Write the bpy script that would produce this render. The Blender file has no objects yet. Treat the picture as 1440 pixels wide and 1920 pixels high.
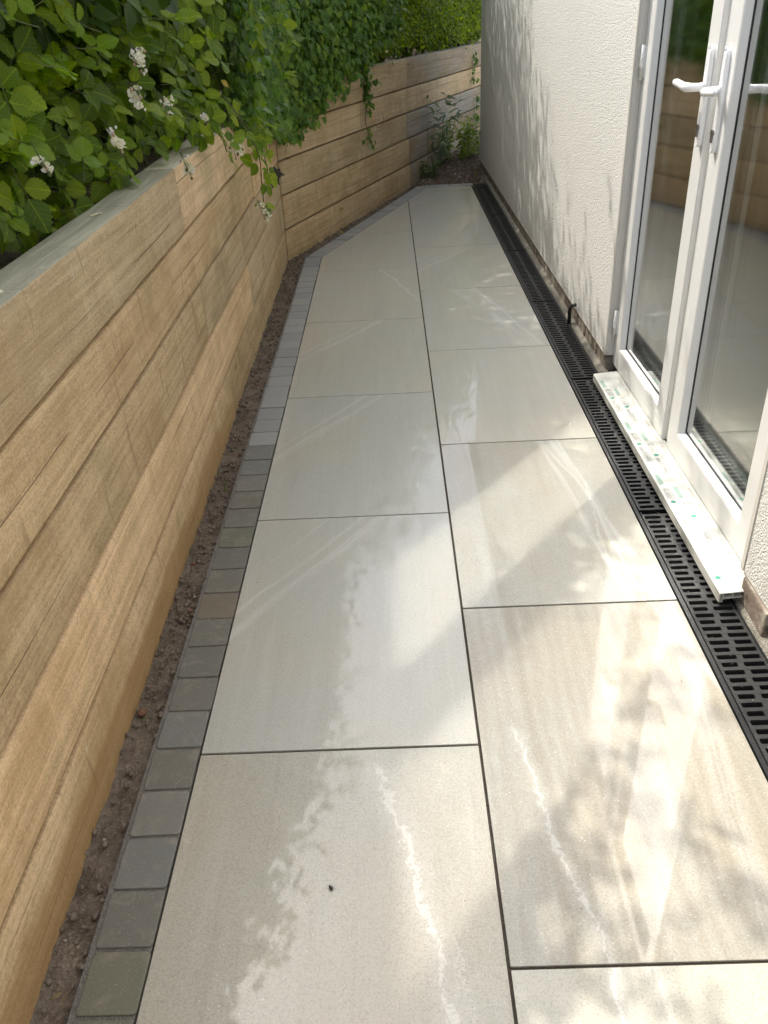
import bpy, bmesh, math, random
import numpy as np
from mathutils import Vector, Matrix, noise as mnoise

random.seed(7)
rng = np.random.default_rng(7)
S = bpy.context.scene
COL = S.collection

# ------------------------------------------------------------------ camera
PITCH, YAW, ROLL, CAM_H = 0.55394, -0.02888, -0.05751, 1.296
cp, sp, cy, sy = math.cos(PITCH), math.sin(PITCH), math.cos(YAW), math.sin(YAW)
fwd = Vector((sy * cp, cy * cp, -sp)); right = Vector((cy, -sy, 0)); upv = right.cross(fwd)
cr, sr = math.cos(ROLL), math.sin(ROLL)
r2 = cr * right + sr * upv; u2 = -sr * right + cr * upv
cam = bpy.data.cameras.new('camera'); cam_o = bpy.data.objects.new('camera', cam); COL.objects.link(cam_o)
M = Matrix((r2, u2, -fwd)).transposed().to_4x4(); M.translation = Vector((0, 0, CAM_H))
cam_o.matrix_world = M
cam.sensor_fit = 'HORIZONTAL'; cam.sensor_width = 36; cam.lens = 36 * 1526.06 / 1440
cam.clip_start = 0.02; cam.clip_end = 400
S.camera = cam_o
CAMP = Vector((0, 0, CAM_H))

# ------------------------------------------------------------------ light
SUN_D = Vector((0.5, -0.617, -1.0)).normalized()          # direction the sunlight travels
world = bpy.data.worlds.new('World'); S.world = world; world.use_nodes = True
wn = world.node_tree; bg = wn.nodes['Background']
sky = wn.nodes.new('ShaderNodeTexSky'); sky.sky_type = 'NISHITA'; sky.sun_disc = False
sky.sun_elevation = math.asin(-SUN_D.z)
sky.sun_rotation = math.atan2(-SUN_D.x, -SUN_D.y)
sky.air_density = 1.0; sky.dust_density = 3.4; sky.ozone_density = 1.0
hz = wn.nodes.new('ShaderNodeHueSaturation'); hz.inputs['Saturation'].default_value = 0.5      # milky summer sky
wn.links.new(sky.outputs[0], hz.inputs['Color']); wn.links.new(hz.outputs[0], bg.inputs[0]); bg.inputs[1].default_value = 0.15
sun = bpy.data.lights.new('sun', 'SUN'); sun.energy = 2.0; sun.angle = math.radians(0.6); sun.color = (0.70, 0.66, 0.59)
sun_o = bpy.data.objects.new('sun', sun); COL.objects.link(sun_o)
sun_o.rotation_euler = SUN_D.to_track_quat('-Z', 'Y').to_euler(); sun_o.location = (-6, 8, 12)
S.view_settings.view_transform = 'Standard'; S.view_settings.look = 'None'
S.view_settings.exposure = 1.72; S.view_settings.gamma = 1; S.view_settings.use_curve_mapping = False
c = S.cycles
c.use_guiding = True; c.use_surface_guiding = True; c.use_volume_guiding = False
c.guiding_training_samples = 128; c.surface_guiding_probability = 0.5
c.caustics_reflective = True; c.blur_glossy = 0.0; c.sample_clamp_indirect = 0; c.sample_clamp_direct = 0
c.max_bounces = 7; c.diffuse_bounces = 4; c.glossy_bounces = 3; c.transmission_bounces = 4; c.transparent_max_bounces = 12
c.use_denoising = True; c.use_adaptive_sampling = False

# ------------------------------------------------------------------ helpers
def link(name, me, mat=None, parent=None, loc=None, rot=None):
    o = bpy.data.objects.new(name, me); COL.objects.link(o)
    if mat is not None:
        for m in (mat if isinstance(mat, (list, tuple)) else [mat]): me.materials.append(m)
    if parent is not None: o.parent = parent
    if loc is not None: o.location = loc
    if rot is not None: o.rotation_euler = rot
    return o

def tag(o, label=None, cat=None, group=None, kind=None):
    if label: o['label'] = label
    if cat: o['category'] = cat
    if group: o['group'] = group
    if kind: o['kind'] = kind
    return o

def empty(name, label, cat, loc=(0, 0, 0), rz=0, group=None):
    o = bpy.data.objects.new(name, None); COL.objects.link(o); o.location = loc; o.rotation_euler = (0, 0, rz)
    o.empty_display_size = 0.1
    return tag(o, label, cat, group)

def mesh(name, v, f, smooth=False):
    me = bpy.data.meshes.new(name); me.from_pydata([tuple(p) for p in v], [], f); me.update()
    if smooth: me.polygons.foreach_set('use_smooth', [True] * len(me.polygons))
    return me

BOXF = [(0, 1, 3, 2), (4, 6, 7, 5), (0, 4, 5, 1), (2, 3, 7, 6), (0, 2, 6, 4), (1, 5, 7, 3)]
def add_box(V, F, a, b):
    n = len(V)
    V += [(x, y, z) for x in (a[0], b[0]) for y in (a[1], b[1]) for z in (a[2], b[2])]
    F += [tuple(n + i for i in q) for q in BOXF]

def bevel(me, w, seg=1, ang=30):
    bm = bmesh.new(); bm.from_mesh(me)
    bmesh.ops.recalc_face_normals(bm, faces=bm.faces)
    ed = [e for e in bm.edges if len(e.link_faces) == 2 and e.calc_face_angle(0) > math.radians(ang)]
    bmesh.ops.bevel(bm, geom=ed, offset=w, segments=seg, affect='EDGES', profile=0.6)
    bm.to_mesh(me); bm.free(); me.update(); return me

def fixn(me):
    bm = bmesh.new(); bm.from_mesh(me); bmesh.ops.recalc_face_normals(bm, faces=bm.faces); bm.to_mesh(me); bm.free(); return me

def boxmesh(name, a, b, bev=0, seg=1):
    V, F = [], []; add_box(V, F, a, b); me = fixn(mesh(name, V, F))
    return bevel(me, bev, seg) if bev else me

def prism(name, poly, z0, z1, bev=0, seg=1):
    n = len(poly); V = [(x, y, z0) for x, y in poly] + [(x, y, z1) for x, y in poly]
    F = [tuple(range(n))[::-1], tuple(range(n, 2 * n))] + [(i, (i + 1) % n, n + (i + 1) % n, n + i) for i in range(n)]
    me = fixn(mesh(name, V, F))
    return bevel(me, bev, seg) if bev else me

def tube(name, pts, rad, sides=6, cap=True):
    """swept tube through points; rad float or list"""
    pts = [Vector(p) for p in pts]; n = len(pts)
    V, F = [], []
    ref = Vector((0.31, 0.2, 0.93))
    for i, p in enumerate(pts):
        t = (pts[min(i + 1, n - 1)] - pts[max(i - 1, 0)]).normalized()
        a = t.cross(ref).normalized(); b = t.cross(a)
        r = rad[i] if isinstance(rad, (list, tuple)) else rad
        for k in range(sides):
            an = 2 * math.pi * k / sides
            V.append(p + r * (math.cos(an) * a + math.sin(an) * b))
    for i in range(n - 1):
        for k in range(sides):
            F.append((i * sides + k, i * sides + (k + 1) % sides, (i + 1) * sides + (k + 1) % sides, (i + 1) * sides + k))
    if cap: F += [tuple(range(sides))[::-1], tuple((n - 1) * sides + k for k in range(sides))]
    return mesh(name, V, F, True)

def join_meshes(name, mes):
    bm = bmesh.new()
    for m in mes: bm.from_mesh(m)
    me = bpy.data.meshes.new(name); bm.to_mesh(me); bm.free(); return me

# ------------------------------------------------------------------ node helper
class NT:
    def __init__(s, name):
        s.m = bpy.data.materials.new(name); s.m.use_nodes = True; s.t = s.m.node_tree; s.t.nodes.clear()
        s.out = s.t.nodes.new('ShaderNodeOutputMaterial')
    def n(s, typ, **kw):
        o = s.t.nodes.new(typ)
        for k, v in kw.items(): setattr(o, k, v)
        return o
    def set(s, sock, v):
        if isinstance(v, bpy.types.NodeSocket): s.t.links.new(v, sock)
        elif v is not None: sock.default_value = v
    def math(s, op, a, b=None, cc=None, clamp=False):
        o = s.n('ShaderNodeMath', operation=op, use_clamp=clamp); s.set(o.inputs[0], a)
        if b is not None: s.set(o.inputs[1], b)
        if cc is not None: s.set(o.inputs[2], cc)
        return o.outputs[0]
    def vmath(s, op, a, b=None):
        o = s.n('ShaderNodeVectorMath', operation=op); s.set(o.inputs[0], a)
        if b is not None: s.set(o.inputs[1], b)
        return o.outputs[0]
    def mapping(s, v, loc=(0, 0, 0), rot=(0, 0, 0), scale=(1, 1, 1)):
        o = s.n('ShaderNodeMapping'); s.set(o.inputs[0], v); o.inputs[1].default_value = loc; o.inputs[2].default_value = rot; o.inputs[3].default_value = scale
        return o.outputs[0]
    def noise(s, v, scale=5, detail=3, rough=0.5, dist=0, out='Fac'):
        o = s.n('ShaderNodeTexNoise'); s.set(o.inputs['Vector'], v); o.inputs['Scale'].default_value = scale
        o.inputs['Detail'].default_value = detail; o.inputs['Roughness'].default_value = rough; o.inputs['Distortion'].default_value = dist
        return o.outputs[out]
    def voro(s, v, scale=5, feature='F1', out='Distance', rnd=1):
        o = s.n('ShaderNodeTexVoronoi', feature=feature); s.set(o.inputs['Vector'], v); o.inputs['Scale'].default_value = scale
        o.inputs['Randomness'].default_value = rnd
        return o.outputs[out]
    def ramp(s, f, a, b, lo=(0, 0, 0, 1), hi=(1, 1, 1, 1)):
        """smooth map a..b -> 0..1"""
        o = s.n('ShaderNodeMapRange', interpolation_type='SMOOTHSTEP'); s.set(o.inputs[0], f)
        o.inputs[1].default_value = a; o.inputs[2].default_value = b
        return o.outputs[0]
    def mix(s, f, a, b, mode='MIX'):
        o = s.n('ShaderNodeMix', data_type='RGBA', blend_type=mode); s.set(o.inputs[0], f); s.set(o.inputs[6], c4(a)); s.set(o.inputs[7], c4(b))
        return o.outputs[2]
    def sep(s, v):
        o = s.n('ShaderNodeSeparateXYZ'); s.set(o.inputs[0], v); return o.outputs
    def bump(s, h, strength=0.3, dist=0.01, nrm=None):
        o = s.n('ShaderNodeBump'); o.inputs['Strength'].default_value = strength; o.inputs['Distance'].default_value = dist
        s.set(o.inputs['Height'], h)
        if nrm is not None: s.set(o.inputs['Normal'], nrm)
        return o.outputs[0]
    def bsdf(s, col, rough=0.6, spec=0.5, nrm=None, **kw):
        o = s.n('ShaderNodeBsdfPrincipled'); s.set(o.inputs['Base Color'], c4(col)); s.set(o.inputs['Roughness'], rough)
        s.set(o.inputs['Specular IOR Level'], spec)
        if nrm is not None: s.set(o.inputs['Normal'], nrm)
        for k, v in kw.items(): s.set(o.inputs[k], v)
        s.t.links.new(o.outputs[0], s.out.inputs[0]); return o.outputs[0]
    def obj(s): return s.n('ShaderNodeTexCoord').outputs['Object']
    def rand(s): return s.n('ShaderNodeObjectInfo').outputs['Random']
    def pos(s): return s.n('ShaderNodeNewGeometry').outputs['Position']

def c4(v):
    if isinstance(v, (tuple, list)) and len(v) == 3: return (*v, 1.0)
    return v

def shifted(t, v, amt=37.0):
    r = t.rand()
    cmb = t.n('ShaderNodeCombineXYZ'); t.set(cmb.inputs[0], t.math('MULTIPLY', r, amt)); t.set(cmb.inputs[1], t.math('MULTIPLY', r, amt * 1.7)); t.set(cmb.inputs[2], t.math('MULTIPLY', r, amt * .6))
    return t.vmath('ADD', v, cmb.outputs[0])

# ------------------------------------------------------------------ materials
def mat_simple(name, col, rough=0.5, spec=0.5, var=0.15, scale=20, bump=0.0, bscale=200, metallic=0.0):
    t = NT(name); v = t.obj()
    nz = t.noise(v, scale, 3)
    cc = t.mix(nz, tuple(x * (1 - var) for x in col), tuple(min(1, x * (1 + var)) for x in col))
    nr = t.bump(t.noise(v, bscale, 2), bump, 0.002) if bump else None
    t.bsdf(cc, rough, spec, nr, Metallic=metallic)
    return t.m

def mat_tile(name, veins=(), bands=(), woody=0.0, base=(.43, .428, .375), warm=0.3):  # paler default base puts extra light into the shaded far slabs' colour
    """veins: (a,b,c,width,wobble,strength,y0,y1) a crack x=a+b*y+c*y*y in tile metres; bands: rotated pale streak groups"""
    t = NT(name); v = t.obj(); vs = shifted(t, v)
    x, y, z = t.sep(v)
    big = t.noise(vs, 2.2, 3, 0.55)
    col = t.mix(t.ramp(big, .35, .7), base, (base[0] * 1.05, base[1] * .99, base[2] * .92))
    cloud = t.noise(t.mapping(vs, rot=(0, 0, .5), scale=(3, 1.0, 1)), 2.5, 5, .6, .6)
    col = t.mix(t.math('MULTIPLY', t.ramp(cloud, .42, .72), .65), col, (.43, .43, .38))
    strk = t.noise(t.mapping(vs, rot=(0, 0, -.75), scale=(16, .9, 1)), 2.4, 6, .62, .4)
    col = t.mix(t.math('MULTIPLY', t.ramp(strk, .50, .74), .30), col, (base[0] * 1.22, base[1] * 1.22, base[2] * 1.22))
    col = t.mix(t.math('MULTIPLY', t.ramp(strk, .48, .28), .30), col, (base[0] * .80, base[1] * .77, base[2] * .72))
    smut = t.ramp(t.noise(vs, 5.5, 6, .7), .56, .80)
    col = t.mix(t.math('MULTIPLY', smut, .22), col, (base[0] * .72, base[1] * .69, base[2] * .62))
    if woody:
        wv = t.n('ShaderNodeTexWave', wave_type='BANDS', bands_direction='X'); t.set(wv.inputs[0], t.mapping(vs, scale=(1, .22, 1)))
        wv.inputs['Scale'].default_value = 9; wv.inputs['Distortion'].default_value = 9; wv.inputs['Detail'].default_value = 3; wv.inputs['Detail Scale'].default_value = 1.1
        col = t.mix(t.math('MULTIPLY', wv.outputs[1], .35 * woody), col, (.26, .222, .165))
        fine = t.noise(t.mapping(vs, scale=(60, 1.2, 1)), 3, 4, .7, .3)
        col = t.mix(t.math('MULTIPLY', t.ramp(fine, .45, .7), .35 * woody), col, (.375, .335, .262))
    for (ang, off, w, st) in bands:                       # straight pale streaks crossing the slab
        dx = t.math('ADD', t.math('MULTIPLY', x, math.cos(ang)), t.math('MULTIPLY', y, math.sin(ang)))
        wob = t.math('MULTIPLY', t.math('SUBTRACT', t.noise(v, 2.6, 2), .5), .045)
        d = t.math('ABSOLUTE', t.math('ADD', t.math('SUBTRACT', dx, off), wob))
        m = t.math('SUBTRACT', 1.0, t.ramp(d, w * .15, w))
        al = t.math('SUBTRACT', t.math('MULTIPLY', y, math.cos(ang)), t.math('MULTIPLY', x, math.sin(ang)))
        cb = t.n('ShaderNodeCombineXYZ'); t.set(cb.inputs[0], t.math('MULTIPLY', t.math('ADD', dx, wob), 70.0)); t.set(cb.inputs[1], t.math('MULTIPLY', al, 3.0)); t.set(cb.inputs[2], t.math('MULTIPLY', t.rand(), 20.0))
        brk = t.ramp(t.noise(cb.outputs[0], 1.0, 4, .6), .30, .60)
        col = t.mix(t.math('MULTIPLY', t.math('MULTIPLY', m, brk), st), col, (.60, .595, .55))
    for (a, b, cc_, w, wob, st, y0, y1) in veins:
        cx = t.math('ADD', t.math('ADD', a, t.math('MULTIPLY', y, b)), t.math('MULTIPLY', t.math('MULTIPLY', y, y), cc_))
        nz = t.math('MULTIPLY', t.math('SUBTRACT', t.noise(t.mapping(v, scale=(1, 1, 1)), 30, 8, .75), .5), wob * 1.2)
        n2 = t.math('MULTIPLY', t.math('SUBTRACT', t.noise(v, 5, 2), .5), wob * 1.4)
        d = t.math('ABSOLUTE', t.math('ADD', t.math('ADD', t.math('SUBTRACT', x, cx), nz), n2))
        ww = t.math('MULTIPLY', t.ramp(t.noise(v, 14, 3), .3, .75), w)
        m = t.math('SUBTRACT', 1.0, t.ramp(t.math('SUBTRACT', d, ww), -w * .1, w * .7))
        halo = t.math('MULTIPLY', t.math('SUBTRACT', 1.0, t.ramp(d, 0, w * 5)), .35)
        gate = t.math('MULTIPLY', t.ramp(y, y0 - .02, y0 + .02), t.math('SUBTRACT', 1.0, t.ramp(y, y1 - .02, y1 + .02)))
        brk = t.ramp(t.noise(v, 46, 6, .75), .33, .47)
        m = t.math('MAXIMUM', t.math('MULTIPLY', m, brk), halo)
        col = t.mix(t.math('MULTIPLY', t.math('MULTIPLY', m, gate), st), col, (.70, .70, .675))
    # quartz-like speckle and tiny chips
    g1 = t.noise(vs, 330, 2, .6)
    col = t.mix(t.math('MULTIPLY', t.math('SUBTRACT', g1, .5, clamp=True), 1.1), col, (.60, .59, .55))
    col = t.mix(t.math('MULTIPLY', t.ramp(g1, .5, .25), .5), col, (.21, .20, .165))
    vo = t.voro(vs, 120); pick = t.ramp(t.noise(vs, 55, 1), .56, .64)
    col = t.mix(t.math('MULTIPLY', t.math('MULTIPLY', t.math('LESS_THAN', vo, .16), pick), .6), col, (.66, .65, .61))
    hue = t.mix(t.rand(), (.97, .98, 1.0), (1.03, 1.0, .95))
    col = t.mix(1.0, col, hue, 'MULTIPLY')
    rough = t.math('ADD', .32, t.math('MULTIPLY', t.noise(vs, 7, 4), .12))
    h = t.math('ADD', t.math('MULTIPLY', g1, .5), t.noise(vs, 60, 3))
    t.bsdf(col, rough, .4, t.bump(h, .06, .0008), **{'Coat Weight': .52, 'Coat Roughness': t.math('ADD', .022, t.math('MULTIPLY', t.noise(vs, 12, 4), .025)), 'Coat IOR': 1.5})
    return t.m

def mat_wood(name, base, dark, grey=0.0, silver=(.74, .69, .53)):
    t = NT(name); v = t.obj(); vs = shifted(t, v)
    x, y, z = t.sep(v)
    # local axes: x along the sleeper
    g = t.noise(t.mapping(vs, scale=(.55, 9, 19)), 4.2, 7, .66, .5)
    g2 = t.noise(t.mapping(vs, scale=(2.2, 9, 9)), 2.2, 4, .6, .8)
    col = t.mix(t.math('ADD', .16, t.math('MULTIPLY', t.ramp(g, .30, .68), .84)), dark, base)
    col = t.mix(t.math('MULTIPLY', t.ramp(g2, .5, .78), .45), col, tuple(min(1, q * 1.22) for q in base))
    # saw marks, cross grain
    saw = t.noise(t.mapping(vs, rot=(0, .35, 0), scale=(34, 1, 3)), 6, 2, .5)
    col = t.mix(t.math('MULTIPLY', t.ramp(saw, .50, .70), .09), col, dark)
    fz = t.noise(t.mapping(vs, scale=(1.0, 1, 1.6)), 150, 4, .7)
    col = t.mix(t.math('MULTIPLY', t.ramp(fz, .42, .66), .42), col, tuple(min(1, q * 1.35) for q in base))
    col = t.mix(t.math('MULTIPLY', t.ramp(fz, .48, .30), .40), col, tuple(q * .75 for q in dark))
    blot = t.noise(t.mapping(vs, scale=(.8, 1, 1.5)), 3.0, 5, .65)
    col = t.mix(t.math('MULTIPLY', t.ramp(blot, .42, .70), .62), col, (base[0] * .62, base[1] * .55, base[2] * .42))
    # slanting tool marks and knots
    kn = t.voro(t.mapping(vs, scale=(.85, 1, 3.0)), 2.6)
    ring = t.math('SUBTRACT', 1.0, t.ramp(t.math('ADD', kn, t.math('MULTIPLY', t.noise(vs, 30, 2), .05)), .03, .14))
    pick = t.ramp(t.noise(vs, 2.3, 1), .44, .52)
    knm = t.math('MULTIPLY', ring, pick)
    col = t.mix(t.math('MULTIPLY', knm, .8), col, (dark[0] * .5, dark[1] * .42, dark[2] * .35))
    mk = t.noise(t.mapping(vs, rot=(0, .9, 0), scale=(16, 1, 2.2)), 2.6, 2, .4)
    mkm = t.math('MULTIPLY', t.ramp(mk, .63, .74), t.ramp(t.noise(vs, 1.7, 2), .40, .58))
    col = t.mix(t.math('MULTIPLY', mkm, .62), col, dark)
    sm = t.noise(t.mapping(vs, rot=(0, .75, 0), scale=(9, 1, 1.6)), 2.4, 5, .6)
    col = t.mix(t.math('MULTIPLY', t.ramp(sm, .50, .70), .26), col, (dark[0] * 1.05, dark[1] * 1.0, dark[2] * .95))
    col = t.mix(t.math('MULTIPLY', t.ramp(sm, .46, .28), .22), col, tuple(min(1, q * 1.28) for q in base))
    # shakes: thin dark splits wandering along the timber
    zc = t.math('ADD', .05, t.math('MULTIPLY', t.rand(), .09))
    wz = t.math('MULTIPLY', t.math('SUBTRACT', t.noise(t.mapping(vs, scale=(1, .01, .01)), 1.3, 5, .45), .5), .035)
    cd = t.math('ABSOLUTE', t.math('SUBTRACT', t.math('SUBTRACT', z, zc), wz))
    ck = t.math('MULTIPLY', t.math('SUBTRACT', 1.0, t.ramp(cd, .0004, .0016)), t.ramp(t.noise(t.mapping(vs, scale=(1, .01, .01)), 1.4, 3), .47, .55))
    col = t.mix(t.math('MULTIPLY', ck, .75), col, (.07, .045, .02))
    # green algae patches, warm stain
    al = t.math('MULTIPLY', t.ramp(t.noise(vs, 2.8, 5, .6), .52, .72), .38)
    col = t.mix(al, col, (.24, .22, .10))
    # pale splashes and scuffs
    spl = t.math('MULTIPLY', t.math('GREATER_THAN', t.noise(t.mapping(vs, scale=(1, 1, .5)), 24, 4, .6), .705), .7)
    col = t.mix(spl, col, (.66, .60, .46))
    # weathered silver skin on the top faces and on old timbers
    nz = t.sep(t.n('ShaderNodeNewGeometry').outputs['Normal'])[2]
    top = t.math('MULTIPLY', t.ramp(nz, .55, .85), t.ramp(t.sep(t.pos())[2], .88, .91))
    sil = t.mix(t.ramp(g, .35, .7), tuple(q * .62 for q in silver), silver)
    col = t.mix(t.math('MULTIPLY', top, .95), col, sil)
    if grey:
        gm = t.math('MULTIPLY', t.ramp(t.noise(t.mapping(vs, scale=(.6, 1, 1)), 3.5, 4, .6), .62 - .4 * grey, .8 - .4 * grey), grey)
        col = t.mix(gm, col, sil)
    # ground damp: a browner stain low on the bottom course of the near run
    wx_, wy_, wz_ = t.sep(t.pos())
    edge = t.math('ADD', .085, t.math('MULTIPLY', t.math('SUBTRACT', t.noise(t.mapping(v, scale=(3, 1, 1)), 2.2, 5, .6), .5), .09))
    damp = t.math('MULTIPLY', t.math('SUBTRACT', 1.0, t.ramp(t.math('SUBTRACT', wz_, edge), -.02, .02)), t.math('SUBTRACT', 1.0, t.ramp(wy_, 2.2, 3.6)))
    col = t.mix(t.math('MULTIPLY', damp, .62), col, (base[0] * .50, base[1] * .38, base[2] * .22))
    hue = t.mix(t.rand(), (.76, .77, .74), (1.14, 1.11, 1.10))
    col = t.mix(1.0, col, hue, 'MULTIPLY')
    h = t.math('ADD', t.math('MULTIPLY', g, 1.2), t.math('MULTIPLY', saw, .2)); h = t.math('ADD', h, t.math('MULTIPLY', fz, .6))
    h = t.math('SUBTRACT', h, t.math('MULTIPLY', mkm, 1.2)); h = t.math('SUBTRACT', h, t.math('MULTIPLY', ck, 1.5))
    h = t.math('ADD', h, t.math('MULTIPLY', knm, .8))
    t.bsdf(col, .72, .25, t.bump(h, .75, .004))
    return t.m

def mat_render_wall():
    t = NT('textured_render'); v = t.pos()
    vo = t.voro(v, 200); n1 = t.noise(v, 215, 2, .6); n2 = t.noise(v, 1.3, 3)
    h = t.math('ADD', t.math('MULTIPLY', vo, -1.0), t.math('MULTIPLY', n1, 1.1))
    col = t.mix(n2, (.665, .655, .62), (.705, .695, .66))
    pit = t.ramp(n1, .46, .30)
    col = t.mix(t.math('MULTIPLY', pit, .42), col, (.40, .38, .33))
    z = t.sep(v)[2]
    dirt = t.math('MULTIPLY', t.math('SUBTRACT', 1.0, t.ramp(z, .07, .24)), t.ramp(t.noise(t.mapping(v, scale=(1, 3, .8)), 9, 4), .42, .72))
    col = t.mix(t.math('MULTIPLY', dirt, .35), col, (.42, .40, .34))
    t.bsdf(col, .92, .15, t.bump(h, 1.0, .0032))
    return t.m

def mat_leaf(name, cols, trans=0.45, rough=0.42, vein=True):
    """cols: three base colours picked per leaf through the 'tint' attribute or per object"""
    t = NT(name)
    at = t.n('ShaderNodeAttribute', attribute_name='tint'); r = t.math('FRACT', t.math('ADD', at.outputs['Fac'], t.rand()))
    cr_ = t.n('ShaderNodeValToRGB'); t.set(cr_.inputs[0], r); e = cr_.color_ramp.elements
    e[0].position = 0; e[0].color = c4(cols[0]); e[1].position = 1; e[1].color = c4(cols[-1])
    for i, q in enumerate(cols[1:-1]):
        k = cr_.color_ramp.elements.new((i + 1) / (len(cols) - 1)); k.color = c4(q)
    v = t.pos(); nz = t.noise(v, 60, 2)
    col = t.mix(t.math('MULTIPLY', nz, .35), cr_.outputs[0], tuple(x * .6 for x in cols[0]))
    uv = t.n('ShaderNodeUVMap'); ux, uy, _ = t.sep(uv.outputs[0])
    if vein:
        ax = t.math('ABSOLUTE', ux)
        rib = t.math('SUBTRACT', 1.0, t.ramp(ax, .0, .035))
        sd = t.math('ABSOLUTE', t.math('SUBTRACT', t.math('FRACT', t.math('MULTIPLY', t.math('SUBTRACT', uy, t.math('MULTIPLY', ax, .8)), 6.0)), .5))
        side = t.math('MULTIPLY', t.math('SUBTRACT', 1.0, t.ramp(sd, .0, .10)), .5)
        vm = t.math('MAXIMUM', rib, side)
        col = t.mix(t.math('MULTIPLY', vm, .35), col, tuple(min(1, x * 2.0) for x in cols[-1]))
        nr = t.bump(t.math('SUBTRACT', 0.0, vm), .35, .002)
    else:
        nr = t.bump(nz, .3, .002)
    p = t.bsdf(col, rough, .35, nr)
    tl = t.n('ShaderNodeBsdfTranslucent'); t.set(tl.inputs[0], t.mix(1.0, col, (1.25, 1.35, .45), 'MULTIPLY'))
    mx = t.n('ShaderNodeMixShader'); mx.inputs[0].default_value = trans
    t.t.links.new(p, mx.inputs[1]); t.t.links.new(tl.outputs[0], mx.inputs[2]); t.t.links.new(mx.outputs[0], t.out.inputs[0])
    return t.m

def mat_glass():
    t = NT('window_glass')
    bf = t.n('ShaderNodeNewGeometry').outputs['Backfacing']
    ior = t.math('ADD', 1.52, t.math('MULTIPLY', bf, 1 / 1.52 - 1.52))
    f = t.n('ShaderNodeFresnel'); t.set(f.inputs[0], ior)
    tr = t.n('ShaderNodeBsdfTransparent'); tr.inputs[0].default_value = (.93, .95, .93, 1)
    gl = t.n('ShaderNodeBsdfAnisotropic'); gl.inputs['Roughness'].default_value = 0.062; gl.inputs['Color'].default_value = (1, 1, 1, 1)
    mx = t.n('ShaderNodeMixShader'); t.set(mx.inputs[0], t.math('MULTIPLY', t.math('MULTIPLY', f.outputs[0], 3.4, clamp=True), t.math('SUBTRACT', 1.0, bf)))     # both faces of a pane and its coating, carried by the outer face
    t.t.links.new(tr.outputs[0], mx.inputs[1]); t.t.links.new(gl.outputs[0], mx.inputs[2]); t.t.links.new(mx.outputs[0], t.out.inputs[0])
    return t.m

def mat_paver(name, a, b, stain=0.0):
    t = NT(name); v = t.obj(); vs = shifted(t, v)
    n1 = t.noise(vs, 9, 4, .6); n2 = t.noise(vs, 260, 3, .6)
    col = t.mix(n1, a, b)
    col = t.mix(t.rand(), col, tuple(x * .8 for x in b))
    col = t.mix(t.math('MULTIPLY', t.ramp(n2, .55, .75), .35), col, (.42, .40, .36))
    eff = t.math('MULTIPLY', t.math('LESS_THAN', t.math('ABSOLUTE', t.math('SUBTRACT', t.noise(vs, 4, 1), .62)), .002), .10)
    col = t.mix(eff, col, (.45, .46, .42))
    dust = t.ramp(t.noise(vs, 26, 5, .65), .5, .74)
    col = t.mix(t.math('MULTIPLY', dust, .45), col, (.30, .265, .21))
    hue = t.mix(t.rand(), (1.03, 1.0, .95), (.98, 1.0, 1.0))
    col = t.mix(1.0, col, hue, 'MULTIPLY')
    t.bsdf(col, t.math('ADD', .42, t.math('MULTIPLY', n1, .25)), .4, t.bump(t.math('ADD', n2, n1), .35, .0016))
    return t.m

def mat_soil(name, a, b, sc=1.0):
    t = NT(name); v = t.pos()
    n1 = t.noise(v, 14 * sc, 5, .65); n2 = t.noise(v, 120 * sc, 4, .7); vo = t.voro(v, 190 * sc)
    col = t.mix(t.ramp(n1, .3, .7), a, b)
    col = t.mix(t.math('MULTIPLY', t.ramp(n2, .5, .75), .6), col, tuple(min(1, x * 1.9) for x in b))
    col = t.mix(t.math('MULTIPLY', t.math('LESS_THAN', vo, .13), t.ramp(n1, .5, .6)), col, (.34, .29, .22))
    h = t.math('ADD', t.math('MULTIPLY', n2, 1.2), t.math('MULTIPLY', vo, .6))
    t.bsdf(col, .9, .2, t.bump(h, .9, .006))
    return t.m

def mat_brick():
    t = NT('plinth_brick'); v = t.obj(); vs = shifted(t, v)
    n1 = t.noise(vs, 18, 4, .6)
    col = t.mix(t.rand(), (.20, .155, .125), (.25, .22, .185))
    col = t.mix(t.ramp(n1, .42, .62), col, (.36, .32, .26))
    col = t.mix(t.math('MULTIPLY', t.ramp(t.noise(vs, 31, 3), .52, .68), .8), col, (.09, .075, .06))
    t.bsdf(col, .85, .25, t.bump(t.noise(vs, 120, 4), .6, .003))
    return t.m

WOOD = mat_wood('sleeper_wood', (.69, .52, .315), (.38, .255, .135))
WOOD_B = mat_wood('sleeper_wood_pale', (.69, .535, .345), (.42, .30, .175), .2)
WOOD_G = mat_wood('sleeper_wood_grey', (.45, .35, .235), (.27, .20, .13), .5, (.40, .38, .33))
WOOD_S = mat_wood('sleeper_wood_silver', (.42, .37, .29), (.25, .21, .165), .6, (.40, .39, .36))
RENDER = mat_render_wall()
UPVC = mat_simple('white_upvc', (.68, .68, .66), .28, .5, .02, 3)
UPVC_D = mat_simple('white_upvc_dull', (.74, .73, .68), .4, .45, .05, 6)
GASKET = mat_simple('black_rubber_gasket', (.015, .015, .016), .5, .4)
SPACER = mat_simple('grey_spacer_bar', (.33, .34, .34), .45, .5, .08, 9)
HANDLE_M = mat_simple('white_handle_enamel', (.83, .83, .83), .16, .6, .01, 3)
LOCK_M = mat_simple('dark_keyhole_metal', (.16, .15, .14), .35, .5, .3, 60, metallic=.7)
GLASS = mat_glass()
DRAIN_M = mat_simple('black_drain_plastic', (.011, .012, .013), .38, .5, .25, 30, .25, 500)
DRAIN_D = mat_simple('dusty_drain_plastic', (.028, .028, .027), .6, .35, .5, 60, .3, 300)
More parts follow.
